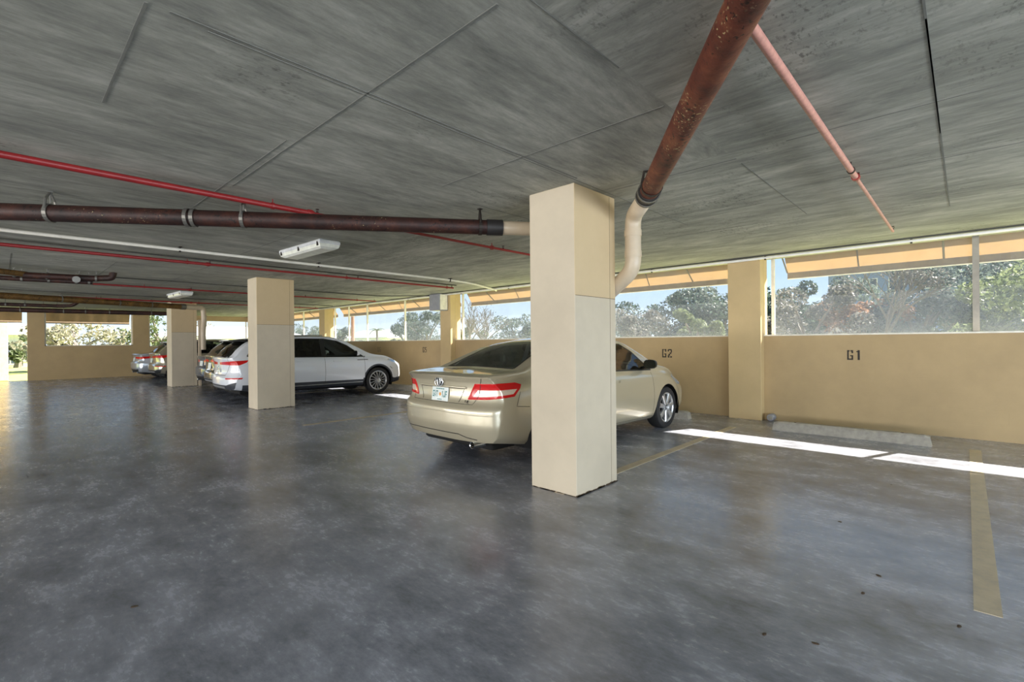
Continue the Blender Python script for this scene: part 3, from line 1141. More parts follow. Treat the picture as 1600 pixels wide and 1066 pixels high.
class Car:
    def __init__(s, name, spec, label, parent_loc, rz, group=None):
        s.sp = spec
        s.root = empty(name, (parent_loc[0], parent_loc[1], 0), rz)
        tag(s.root, label, 'car', group)
        s.parts = [('body', spec['paint'])]
        s.shell()

    def shell(s):
        sp = s.sp
        L, W2 = sp['L'], sp['W'] / 2
        st = sorted(set([round(L * k / 74, 4) for k in range(75)] + [round(x, 4) for x in (.015, .03, .05, .08, .11, .15, .2, L - .02, L - .05, L - .09, L - .14, L - .2)]))
        halves = []
        for y in st:
            zb, zs, zt = interp(sp['zb'], y), interp(sp['zs'], y), interp(sp['zt'], y)
            w = W2 * interp(sp['w'], y)
            d = max(zt - zs, 0.02)
            lean = sp.get('lean', .47)
            z8 = zs + min(.03, .25 * d)
            x8 = .90 * w
            z9 = zs + .86 * d
            x9 = x8 - lean * (z9 - z8)
            zm = zb + (zs - zb) * .45
            P = [(0, zb), (.78 * w, zb), (.90 * w, zb + .02), (.965 * w, zb + .10), (w, zm), (.99 * w, zs - .20), (.965 * w, zs - .07), (.935 * w, zs - .015),
                 (x8, z8), (x9 + (x8 - x9) * .5, (z8 + z9) / 2 + .0), (x9, z9), (x9 * .86, zt - .035 * min(1, d / .3)), (x9 * .5, zt - .008), (0, zt)]
            halves.append(catmull(P, [2, 2, 3, 5, 7, 4, 2, 3, 5, 5, 4, 4, 4]))
        M = len(halves[0])
        rp, fp = sp['rp'], sp['fp']
        RC, FC, pe, fe = sp.get('rc', .26), sp.get('fc', .42), sp.get('rpw', 3.0), sp.get('fpw', 2.6)

        def warp(x, y, z, w0, w1):
            t = max(0, 1 - y / .95) ** 2
            a = min(1, abs(x) / w0)
            off = interp(rp, z) + RC * (1 - math.sqrt(max(0, 1 - a ** pe)))
            t2 = max(0, 1 - (L - y) / 1.1) ** 2
            a2 = min(1, abs(x) / w1)
            off2 = interp(fp, z) + FC * (1 - math.sqrt(max(0, 1 - a2 ** fe)))
            return y + t * off - t2 * off2
        bm = bmesh.new()
        w0 = max(p[0] for p in halves[0]) * 1.0005
        w1 = max(p[0] for p in halves[-1]) * 1.0005
        rings = []
        for y, hv in zip(st, halves):
            row = []
            for i, (x, z) in enumerate(hv):
                row.append(bm.verts.new((x, warp(x, y, z, w0, w1), z)))
            left = []
            for i in range(M - 2, 0, -1):
                x, z = hv[i]
                left.append(bm.verts.new((-x, warp(x, y, z, w0, w1), z)))
            rings.append(row + left)
        N = len(rings[0])
        for a, b in zip(rings[:-1], rings[1:]):
            for i in range(N):
                j = (i + 1) % N
                bm.faces.new((a[i], a[j], b[j], b[i]))
        # end caps, row by row from the bottom up
        for ring, hv, y, flip in ((rings[0], halves[0], st[0], False), (rings[-1], halves[-1], st[-1], True)):
            K = 12
            prev = None
            for i in range(1, M - 1):
                x, z = hv[i]
                rv = ring[i]
                lv = ring[N - i]
                row = [rv]
                for k in range(1, 2 * K):
                    xx = x * math.cos(PI * k / (2 * K))
                    row.append(bm.verts.new((xx, warp(xx, y, z, w0, w1), z)))
                row.append(lv)
                if prev:
                    for k in range(2 * K):
                        f = (prev[k], prev[k + 1], row[k + 1], row[k])
                        bm.faces.new(f)
                else:
                    bot = ring[0]
                    for k in range(2 * K):
                        bm.faces.new((bot, row[k + 1], row[k]))
                prev = row
            top = ring[M - 1]
            for k in range(2 * K):
                bm.faces.new((prev[k], prev[k + 1], top))
        bmesh.ops.recalc_face_normals(bm, faces=bm.faces)
        bm.normal_update()
        s.bm = bm
        s.bvh = BVHTree.FromBMesh(bm)

    def knife(s, view, poly, part=None, mat=None, over=(0,), nmin=0.25, extra=None):
        """cut the shell along a polygon seen from one side; the inside becomes its own part"""
        bm = s.bm
        U, N = VIEWS[view]
        V = ZV if view != 'T' else Vector((0, 1, 0))
        us = [p[0] for p in poly]
        vs = [p[1] for p in poly]
        u0, u1, v0, v1 = min(us) - .01, max(us) + .01, min(vs) - .01, max(vs) + .01
        bm.normal_update()

        def sel():
            out = []
            for f in bm.faces:
                if f.normal.dot(N) < nmin or f.material_index not in over:
                    continue
                c = f.calc_center_median()
                if extra and not extra(c):
                    continue
                fu = [q.co.dot(U) for q in f.verts]
                fv = [q.co.dot(V) for q in f.verts]
                if max(fu) < u0 or min(fu) > u1 or max(fv) < v0 or min(fv) > v1:
                    continue
                out.append(f)
            return out
        for i in range(len(poly)):
            a, b = poly[i], poly[(i + 1) % len(poly)]
            co = U * a[0] + V * a[1]
            du, dv_ = b[0] - a[0], b[1] - a[1]
            no = U * dv_ - V * du
            if no.length < 1e-6:
                continue
            e0, e1 = min(a[0], b[0]) - .03, max(a[0], b[0]) + .03
            h0, h1 = min(a[1], b[1]) - .03, max(a[1], b[1]) + .03
            fs = []
            for f in sel():
                fu = [q.co.dot(U) for q in f.verts]
                fv = [q.co.dot(V) for q in f.verts]
                if max(fu) < e0 or min(fu) > e1 or max(fv) < h0 or min(fv) > h1:
                    continue
                fs.append(f)
            if not fs:
                continue
            ge = set(fs)
            for f in fs:
                ge.update(f.edges)
                ge.update(f.verts)
            bmesh.ops.bisect_plane(bm, geom=list(ge), dist=1e-5, plane_co=co, plane_no=no)
        bm.normal_update()
        if part is None:
            idx = -1
        else:
            idx = len(s.parts)
            s.parts.append((part, mat))
        dele = []
        for f in sel():
            c = f.calc_center_median()
            if in_poly((c.dot(U), c.dot(V)), poly):
                if idx < 0:
                    dele.append(f)
                else:
                    f.material_index = idx
        if dele:
            bmesh.ops.delete(bm, geom=dele, context='FACES')
        return idx

    def hit(s, view, u, v):
        U, N = VIEWS[view]
        V = ZV if view != 'T' else Vector((0, 1, 0))
        y_shift = Vector((0, 0, 0))
        o = U * u + V * v + N * 9
        loc, no, _, _ = s.bvh.ray_cast(o, -N, 20)
        return loc, no

    def ribbon(s, name, view, pts, w, mat, lift=.002, closed=False, step=.03, parent=None):
        U, N = VIEWS[view]
        V = ZV if view != 'T' else Vector((0, 1, 0))
        if closed:
            pts = pts + [pts[0]]
        P = []
        for a, b in zip(pts[:-1], pts[1:]):
            n = max(1, int(math.hypot(b[0] - a[0], b[1] - a[1]) / step))
            for k in range(n):
                P.append((a[0] + (b[0] - a[0]) * k / n, a[1] + (b[1] - a[1]) * k / n))
        P.append(pts[-1])
        H_ = []
        for p in P:
            loc, no = s.hit(view, *p)
            if loc is not None:
                H_.append((loc, no))
        if len(H_) < 2:
            return None
        vs, fs = [], []
        for i, (loc, no) in enumerate(H_):
            d = (H_[min(i + 1, len(H_) - 1)][0] - H_[max(i - 1, 0)][0])
            if d.length < 1e-6:
                d = U
            t = d.cross(no).normalized() * w / 2
            vs += [loc + t + no * lift * .3, loc + no * lift, loc - t + no * lift * .3]
        for i in range(len(H_) - 1):
            q = i * 3
            fs += [(q, q + 1, q + 4, q + 3), (q + 1, q + 2, q + 5, q + 4)]
        return MB().add(vs, fs).build(name, MAT[mat], parent or s.root, True)

    def patch(s, name, view, u0, u1, v0, v1, mat, lift=.004, parent=None, nu=8, nv=3, thick=True):
        """small plate following the bodywork"""
        U, N = VIEWS[view]
        vs, fs = [], []
        for i in range(nu + 1):
            for j in range(nv + 1):
                loc, no = s.hit(view, u0 + (u1 - u0) * i / nu, v0 + (v1 - v0) * j / nv)
                if loc is None:
                    return None
                vs.append(loc + no * lift)
        n = len(vs)
        for i in range(nu + 1):
            for j in range(nv + 1):
                loc, no = s.hit(view, u0 + (u1 - u0) * i / nu, v0 + (v1 - v0) * j / nv)
                vs.append(loc - no * .002)
        for i in range(nu):
            for j in range(nv):
                q = i * (nv + 1) + j
                fs.append((q, q + nv + 1, q + nv + 2, q + 1))
        bd = [i * (nv + 1) for i in range(nu + 1)] + [nu * (nv + 1) + j for j in range(1, nv + 1)] + [i * (nv + 1) + nv for i in range(nu - 1, -1, -1)] + [j for j in range(nv - 1, 0, -1)]
        for a, b in zip(bd, bd[1:] + bd[:1]):
            fs.append((a, b, b + n, a + n))
        return MB().add(vs, fs).build(name, MAT[mat], parent or s.root)

    def arches(s, clad=None):
        sp = s.sp
        for y in (sp['ax0'], sp['ax1']):
            r = sp['ra']
            for v in ('R', 'L'):
                N = VIEWS[v][1].x
                ex = (lambda c, N=N: c.x * N > .5)

                def circ(rr):
                    lo = interp(sp['zb'], y) - .02
                    pts = [(y + rr * math.cos(PI * k / 20), sp['rw'] + rr * math.sin(PI * k / 20)) for k in range(21)]
                    return pts + [(y - rr, lo - .05), (y + rr, lo - .05)]
                if clad:
                    s.knife(v, circ(r + clad), 'arch_cladding', 'cladding', (0,) + tuple(s.under), .1, ex)
                    s.under.append(len(s.parts) - 1)
                s.knife(v, circ(r), None, None, tuple(range(len(s.parts))), -.6, ex)
                m = MB()
                vs, fs = [], []
                xo = (sp['W'] / 2) * .985 * N
                xi = (sp['W'] / 2 - .34) * N
                for k in range(25):
                    a = -0.35 + (PI + .7) * k / 24
                    for x in (xo, xo - .02 * N, xi):
                        rr = r + (.0 if x == xo else .03)
                        vs.append((x, y + rr * math.cos(a), max(.12, sp['rw'] + rr * math.sin(a))))
                for k in range(24):
                    for j in range(2):
                        q = k * 3 + j
                        fs.append((q, q + 1, q + 4, q + 3))
                c0 = len(vs)
                vs.append((xi, y, sp['rw'] * .6))
                for k in range(24):
                    fs.append((k * 3 + 2, k * 3 + 5, c0))
                m.add(vs, fs).build('wheel_arch', MAT['under'], s.root, True)

    def wheels(s, style):
        sp = s.sp
        rw, tw = sp['rw'], .215
        rr = rw * sp.get('rim', .70)
        for y in (sp['ax0'], sp['ax1']):
            for N in (1, -1):
                xo = (sp['W'] / 2 - .025) * N
                root = empty('wheel', (xo, y, rw), 0, s.root)
                k = -N
                prof = [(rr, .02), (rr + .01, .002), (rr + .03, -.004), (rw - .035, 0), (rw - .012, .012), (rw, .035), (rw, tw - .035), (rw - .012, tw - .012), (rw - .035, tw), (rr + .02, tw), (rr, tw - .02)]
                MB().lathe([(r_, h * k) for r_, h in prof], (0, 0, 0), 'X', 40, True).build('tyre', MAT['tyre'], root, True, .6)
                rim = MB()
                rim.lathe([(h_, o * k) for h_, o in [(rr + .006, .010), (rr - .006, .008), (rr - .022, .02), (rr - .03, .06), (rr - .03, tw - .03), (rr - .01, tw - .02)]], (0, 0, 0), 'X', 40)
                rim.build('rim', MAT['alloy'], root, True, .6)
                back = MB().lathe([(0, .10 * k), (rr * .55, .10 * k), (rr * .9, .13 * k)], (0, 0, 0), 'X', 24)
                back.build('brake_disc', MAT['under'], root)
                sk = MB()
                n, wid, tw_ = style
                for q in range(n):
                    a = 2 * PI * q / n + .2
                    ca, sa = math.cos(a), math.sin(a)
                    a2 = a + tw_
                    cb, sb = math.cos(a2), math.sin(a2)
                    wi, wo_ = wid * .75, wid * 1.15
                    r0, r1 = rr * .16, rr - .012
                    def pt(r_, c_, s__, w_, x_):
                        return (x_ * k, r_ * c_ - w_ * s__, r_ * s__ + w_ * c_)
                    vs = [pt(r0, ca, sa, -wi, .018), pt(r0, ca, sa, wi, .018), pt(r1, cb, sb, wo_, .014), pt(r1, cb, sb, -wo_, .014),
                          pt(r0, ca, sa, -wi * .6, .005), pt(r0, ca, sa, wi * .6, .005), pt(r1, cb, sb, wo_ * .6, .004), pt(r1, cb, sb, -wo_ * .6, .004),
                          pt(r0, ca, sa, -wi, .05), pt(r0, ca, sa, wi, .05), pt(r1, cb, sb, wo_, .04), pt(r1, cb, sb, -wo_, .04)]
                    sk.add(vs, [(4, 5, 6, 7), (0, 4, 7, 3), (1, 2, 6, 5), (0, 3, 11, 8), (1, 9, 10, 2)])
                sk.lathe([(0, .0), (rr * .13, .0), (rr * .2, .008), (rr * .22, .03)], (0, 0, 0), 'X', 20)
                for q in range(5):
                    a = 2 * PI * q / 5
                    sk.lathe([(0, .004 * k), (.009, .004 * k), (.010, .02 * k)], (0, rr * .30 * math.cos(a), rr * .30 * math.sin(a)), 'X', 6)
                sk.build('spokes', MAT['alloy'], root)

    def finish(s):
        bm = s.bm
        bm.normal_update()
        bm.verts.index_update()
        idx_parts = {}
        for f in bm.faces:
            idx_parts.setdefault(f.material_index, []).append(f)
        vn = {v: v.normal.copy() for v in bm.verts}
        objs = {}
        for i, (nm, mt) in enumerate(s.parts):
            fs = idx_parts.get(i)
            if not fs:
                continue
            vm, vs, nr, ff = {}, [], [], []
            for f in fs:
                idl = []
                for v in f.verts:
                    if v not in vm:
                        vm[v] = len(vs)
                        vs.append(v.co[:])
                        nr.append(vn[v][:])
                    idl.append(vm[v])
                ff.append(idl)
            me = bpy.data.meshes.new(nm)
            me.from_pydata(vs, [], ff)
            me.materials.append(MAT[mt])
            me.polygons.foreach_set('use_smooth', [True] * len(me.polygons))
            me.normals_split_custom_set_from_vertices(nr)
            o = bpy.data.objects.new(nm, me)
            COL.objects.link(o)
            o.parent = s.root
            objs.setdefault(nm, []).append(o)
        bm.free()
        return objs

    def seats(s, rows, mat='seat'):
        for (y, xs, zc) in rows:
            for x in xs:
                m = MB()
                w = .24
                m.cbox(x - w, x + w, y, y + .5, zc, zc + .16, .05)
                # backrest leaning back
                vs, fs = [], []
                for t in range(7):
                    z = zc + .12 + .62 * t / 6
                    yy = y - .02 - .16 * t / 6
                    ww = w * (1 - .12 * (t / 6) ** 2)
                    vs += [(x - ww, yy - .05, z), (x + ww, yy - .05, z), (x + ww, yy + .07, z), (x - ww, yy + .07, z)]
                for t in range(6):
                    for q in range(4):
                        r_ = (q + 1) % 4
                        fs.append((t * 4 + q, t * 4 + r_, t * 4 + 4 + r_, t * 4 + 4 + q))
                fs.append((24, 25, 26, 27))
                m.add(vs, fs)
                z = zc + .78
                m.cbox(x - .13, x + .13, y - .25, y - .15, z, z + .17, .045)
                m.box(x - .05, x - .04, y - .2, y - .19, z - .06, z + .01).box(x + .04, x + .05, y - .2, y - .19, z - .06, z + .01)
                m.build('seat', MAT[mat], s.root)
        sp = s.sp
        MB().cbox(-.62, .62, .9, sp['L'] - 1.2, .22, .40, .03).build('cabin_floor', MAT['seat'], s.root)
        MB().cbox(-.66, .66, sp['L'] - 1.55, sp['L'] - 1.2, .45, sp['dash'], .06).build('dashboard', MAT['blacktrim'], s.root)


def mirrors(car, y, z, mat):
    for N in (1, -1):
        loc, no = car.hit('R' if N > 0 else 'L', y, z)
        x = abs(loc.x)
        m = MB()
        vs, fs = [], []
        # teardrop housing
        for i in range(7):
            t = i / 6
            yy = y - .045 + .13 * t
            sc = math.sqrt(max(0.02, 1 - t ** 2.2))
            for k in range(12):
                a = 2 * PI * k / 12
                ex = .10 * sc * (abs(math.cos(a)) ** .7) * (1 if math.cos(a) > 0 else -1)
                ez = .068 * sc * (abs(math.sin(a)) ** .7) * (1 if math.sin(a) > 0 else -1)
                vs.append((N * (x + .14 + ex), yy, z + .06 + ez))
        for i in range(6):
            for k in range(12):
                j = (k + 1) % 12
                fs.append((i * 12 + k, i * 12 + j, i * 12 + 12 + j, i * 12 + 12 + k))
        fs.append(tuple(72 + k for k in range(12)))
        m.add(vs, fs)
        h = m.build('mirror', MAT[mat], car.root, True, .9)
        MB().add([v for v in vs[:12]], [tuple(range(12))]).build('mirror_glass', MAT['chrome'], h)
        MB().beam((N * (x - .03), y + .03, z), (N * (x + .08), y + .02, z + .03), .05, .035).build('mirror_foot', MAT['blacktrim'], h)


def number_plate(car, z, wid=.30, hgt=.155, flip=1, chars=True, xo=0.0):
    loc, no = car.hit('B', xo, z)
    root = empty('number_plate', (xo, loc.y - .012, z), 0, car.root)
    root.rotation_euler = (R(-6), 0, 0)
    MB().cbox(-wid / 2, wid / 2, -.002, .004, -hgt / 2, hgt / 2, .0015).build('plate', MAT['plate'], root)
    if not chars:
        return
    m = MB()
    GL = {
        'a': [(0, 0, .25, 1), (.25, .8, 1, 1), (.25, 0, 1, .2), (.75, .2, 1, .5), (.55, .42, .75, .55)],
        'b': [(0, .8, 1, 1), (.38, 0, .63, .8)],
        'c': [(0, .3, .22, 1), (.78, .3, 1, 1), (.22, .1, .42, .35), (.58, .1, .78, .35), (.4, 0, .6, .15)],
        'd': [(.38, 0, .63, 1), (.2, .72, .38, .9)],
        'e': [(.7, .1, .95, 1), (0, 0, .8, .2), (0, .2, .22, .4)],
        'f': [(0, 0, .25, 1), (.25, .8, 1, 1), (.25, .4, .8, .58)],
    }
    for k, ch in enumerate('acb  def'):
        if ch == ' ':
            continue
        x0 = -wid / 2 + .018 + k * .0335
        for a, b, c, d in GL[ch]:
            m.box(x0 + a * .026, x0 + c * .026, -.0035, -.0018, -.036 + b * .072, -.036 + d * .072)
    m.build('plate_characters', MAT['teal'], root)
    MB().lathe([(0, -.0034), (.020, -.0034), (.020, -.0018)], (.004, 0, -.002), 'Y', 14).build('plate_orange', MAT['orange'], root)
    m = MB()
    for k in range(9):
        m.box(-.075 + k * .017, -.064 + k * .017, -.0034, -.0018, .052, .064)
        if 1 < k < 7:
            m.box(-.075 + k * .017, -.064 + k * .017, -.0034, -.0018, -.066, -.056)
    m.build('plate_small_print', MAT['teal'], root)


# --- beige sedan
SEDAN = dict(L=4.74, W=1.79, paint='paint_beige', ax0=1.02, ax1=3.80, rw=.325, ra=.365, dash=.92,
             zb=[(0, .30), (.25, .27), (.7, .22), (1.4, .20), (3.6, .19), (4.3, .20), (4.74, .25)],
             zs=[(0, .90), (.3, .925), (.8, .955), (1.6, .955), (2.6, .925), (3.4, .895), (3.9, .86), (4.4, .76), (4.74, .62)],
             zt=[(0, 1.005), (.10, 1.03), (.35, 1.045), (.60, 1.062), (.72, 1.10), (1.0, 1.22), (1.35, 1.345), (1.65, 1.40), (2.1, 1.435), (2.5, 1.435), (2.85, 1.40), (3.2, 1.26), (3.62, 1.03), (3.75, .995), (4.1, .94), (4.45, .84), (4.65, .74), (4.74, .68)],
             w=[(0, .955), (.4, .985), (1.1, 1.0), (3.5, 1.0), (4.2, .985), (4.74, .93)],
             rp=[(.2, .13), (.30, .07), (.38, .03), (.48, .0), (.62, .0), (.665, .012), (.70, .055), (.74, .075), (.84, .085), (.93, .075), (.985, .04), (1.01, .02), (1.06, .03)],
             fp=[(.2, .1), (.35, .02), (.5, 0), (.6, .02), (.7, .10), (.8, .25)], lean=.46)


def beige_sedan():
    c = Car('sedan', SEDAN, 'beige metallic sedan parked nose to the wall behind the nearest column', (-4.385, 3.385), R(-1.5))
    s = SEDAN
    c.under = []
    # windows
    topr = lambda q: q.z > .9
    rw_ = [(-.60, .66), (.60, .66), (.475, 1.47), (-.475, 1.47)]
    c.knife('T', rw_, 'rear_window', 'glass', (0,), .2, lambda q: q.z > 1.05 and q.y < 1.6)
    c.knife('T', [(-.50, 2.93), (.50, 2.93), (.64, 3.60), (-.64, 3.60)], 'windscreen', 'glass', (0,), .2, lambda q: q.z > .98)
    for v in ('R', 'L'):
        N = VIEWS[v][1].x
        ex = lambda q, N=N: q.x * N > .4 and q.z > .9
        c.knife(v, [(1.10, .985), (2.22, .965), (2.22, 1.335), (1.75, 1.315), (1.42, 1.22)], 'side_window', 'glass', (0,), .3, ex)
        c.knife(v, [(2.31, .962), (3.40, .935), (3.36, .985), (3.05, 1.20), (2.80, 1.315), (2.31, 1.34)], 'side_window', 'glass', (0,), .3, ex)
    # wrap-round tail lamps
    TL = [(.395, .755), (.42, .80), (.475, .92), (.90, .925), (.965, .905), (.955, .87), (.895, .79), (.60, .765)]
    CL = [(.455, .785), (.505, .855), (.925, .862), (.885, .812), (.60, .79)]
    for v in ('BR', 'BL'):
        i = c.knife(v, TL, 'tail_light', 'redlens', (0,), .1)
        c.knife(v, CL, 'reverse_lens', 'clearlens', (i,), .1)
    # head lamps
    for v in ('FR', 'FL'):
        uo = -s['L'] * D2 if v == 'FR' else -s['L'] * D2
        HL = [(uo + .50, .62), (uo + .60, .74), (uo + 1.02, .83), (uo + 1.12, .80), (uo + .95, .66)]
        c.knife(v, HL, 'headlight', 'headlens', (0,), .1)
    # trunk lid and bumper as panels
    c.knife('B', [(-.535, .70), (.535, .70), (.60, .80), (.625, .93), (.66, .985), (.66, 1.06), (-.66, 1.06), (-.66, .985), (-.625, .93), (-.60, .80)], 'boot_lid', 'paint_beige', (0,), .25, lambda q: q.y < .4)
    c.knife('R', [(3.36, .24), (3.36, .895), (2.275, .94), (2.275, .24)], 'front_door', 'paint_beige', (0,), .4, lambda q: q.x > .5 and q.z < .97)
    c.knife('R', [(2.265, .24), (2.265, .94), (1.12, .955), (1.22, .55), (1.45, .30), (1.5, .24)], 'rear_door', 'paint_beige', (0,), .4, lambda q: q.x > .5 and q.z < .97)
    c.arches()
    c.wheels((7, .034, 0.0))
    # seams
    g_ = 'gap'
    c.ribbon('panel_gap', 'B', [(-.66, .985), (-.625, .93), (-.60, .80), (-.535, .70), (.535, .70), (.60, .80), (.625, .93), (.66, .985)], .007, g_)
    c.ribbon('panel_gap', 'R', [(3.36, .895), (3.36, .26)], .006, g_)
    c.ribbon('panel_gap', 'R', [(2.27, .94), (2.27, .26)], .006, g_)
    c.ribbon('panel_gap', 'R', [(1.20, .60), (1.12, .90)], .006, g_)
    c.ribbon('panel_gap', 'R', [(1.48, .25), (3.38, .245)], .006, g_)
    c.ribbon('panel_gap', 'R', [(.50, .83), (.43, .68), (.62, .66)], .006, g_, .0015)
    for a in ([(-.60, .66), (.60, .66)], [(.60, .66), (.475, 1.47)], [(-.60, .66), (-.475, 1.47)]):
        c.ribbon('window_seal', 'T', a, .022, 'blacktrim', .003)
    for v in ('R', 'L'):
        c.ribbon('window_seal', v, [(1.08, .99), (2.26, .962), (3.41, .93)], .02, 'blacktrim', .004)
        c.ribbon('window_seal', v, [(1.10, .985), (1.42, 1.225), (1.75, 1.32), (2.3, 1.345), (2.80, 1.32), (3.05, 1.205), (3.40, .935)], .016, 'blacktrim', .003)
        c.ribbon('window_seal', v, [(2.265, .96), (2.265, 1.34)], .09, 'blacktrim', .003)
        c.patch('door_handle', v, 2.42, 2.62, .80, .825, 'paint_beige', .028)
        c.patch('door_handle', v, 1.42, 1.62, .82, .845, 'paint_beige', .028)
    for v in ('BR', 'BL'):
        c.ribbon('lamp_rim', v, TL, .012, 'redlens', .006, True)
    # handle strip, emblem, badge, plate, recess lines, exhaust
    c.ribbon('chrome_strip', 'B', [(-.43, .875), (.43, .875)], .022, 'paint_beige', .014)
    c.ribbon('recess_edge', 'B', [(-.40, .862), (.40, .862), (.33, .715)], .008, g_, .002)
    c.ribbon('recess_edge', 'B', [(-.40, .862), (-.33, .715)], .008, g_, .002)
    loc, no = c.hit('B', 0, .915)
    em = MB()
    y = loc.y - .024
    MB().lathe([(0, 0), (.05, 0), (.055, .02)], (0, loc.y - .014, .925), 'Y', 24).build('emblem_ground', MAT['blacktrim'], c.root)

    def ring(cx, cz, rx, rz_, th):
        n = 28
        vs, fs = [], []
        for k in range(n):
            a = 2 * PI * k / n
            for q in range(4):
                b = 2 * PI * q / 4
                vs.append((cx + (rx + th * math.cos(b)) * math.cos(a), y + th * .7 * math.sin(b), cz + (rz_ + th * math.cos(b)) * math.sin(a)))
        for k in range(n):
            for q in range(4):
                fs.append((k * 4 + q, k * 4 + (q + 1) % 4, ((k + 1) % n) * 4 + (q + 1) % 4, ((k + 1) % n) * 4 + q))
        em.add(vs, fs)
    ring(0, .925, .074, .052, .007)
    ring(0, .925, .024, .048, .0055)
    ring(0, .942, .048, .021, .0055)
    em.build('emblem', MAT['chrome'], c.root, True)
    # two-letter trim badge, lower right of the lid
    loc, no = c.hit('B', .45, .725)
    bd = MB()
    yb = loc.y - .004
    for x0, st in ((.425, [(0, 0, .006, .03), (.006, 0, .022, .006)]), (.455, [(0, 0, .006, .03), (.006, 0, .022, .006), (.006, .012, .018, .018), (.006, .024, .022, .03)])):
        for a, b, cc, d in st:
            bd.box(x0 + a, x0 + cc, yb - .003, yb + .01, .712 + b, .712 + d)
    bd.build('badge', MAT['darksteel'], c.root)
    number_plate(c, .785)
    m = MB()
    m.lathe([(.030, -.03), (.038, -.035), (.038, .20), (.030, .20)], (.52, .13, .265), 'Y', 20, True)
    m.build('exhaust_tip', MAT['chrome'], c.root, True, .8)
    MB().tube([(.52, .25, .265), (.50, .7, .27), (.3, 1.4, .28)], .03, 10).build('exhaust_pipe', MAT['darksteel'], c.root, True)
    MB().cbox(-.62, .62, .30, 4.4, .185, .26, .02).build('underbody', MAT['under'], c.root)
    # bumper crease and lower lip
    c.ribbon('bumper_crease', 'B', [(-.8, .60), (0, .615), (.8, .60)], .02, 'paint_beige', .006)
    c.ribbon('bumper_lip', 'B', [(-.72, .36), (-.45, .375), (.36, .375), (.47, .345), (.60, .33)], .012, g_, .002)
    mirrors(c, 3.20, .965, 'blacktrim')
    # aerial fin on the roof
    c.seats([(2.35, (-.36, .36), .34), (1.52, (-.36, .36), .28)])
    MB().cbox(-.55, .55, .75, 1.12, .96, 1.0, .015).build('parcel_shelf', MAT['blacktrim'], c.root)
    MB().cbox(-.06, .06, .80, .84, 1.0, 1.03, .006).build('brake_light', MAT['blacktrim'], c.root)
    for nm, ol in c.finish().items():
        pass
    return c


SUV = dict(L=4.56, W=1.87, paint='paint_white', ax0=.93, ax1=3.66, rw=.355, ra=.405, dash=1.0, rim=.72,
           zb=[(0, .34), (.3, .30), (.8, .25), (3.8, .25), (4.3, .26), (4.56, .30)],
           zs=[(0, 1.0), (.4, 1.03), (1.2, 1.03), (2.6, 1.01), (3.4, .985), (3.9, .95), (4.3, .86), (4.56, .72)],
           zt=[(0, 1.06), (.08, 1.12), (.22, 1.27), (.42, 1.42), (.60, 1.49), (.9, 1.535), (1.4, 1.575), (2.0, 1.59), (2.45, 1.57), (2.75, 1.50), (3.1, 1.32), (3.45, 1.12), (3.6, 1.075), (4.0, 1.03), (4.3, .95), (4.48, .85), (4.56, .78)],
           w=[(0, .96), (.4, .985), (1.1, 1.0), (3.5, 1.0), (4.2, .985), (4.56, .94)],
           rp=[(.25, .10), (.36, .04), (.46, 0), (.60, 0), (.66, .03), (.75, .05), (.95, .04), (1.05, .02), (1.12, .04)],
           fp=[(.2, .1), (.35, .02), (.5, 0), (.75, .02), (.9, .10), (1.0, .2)], rc=.24, fc=.34, lean=.42)


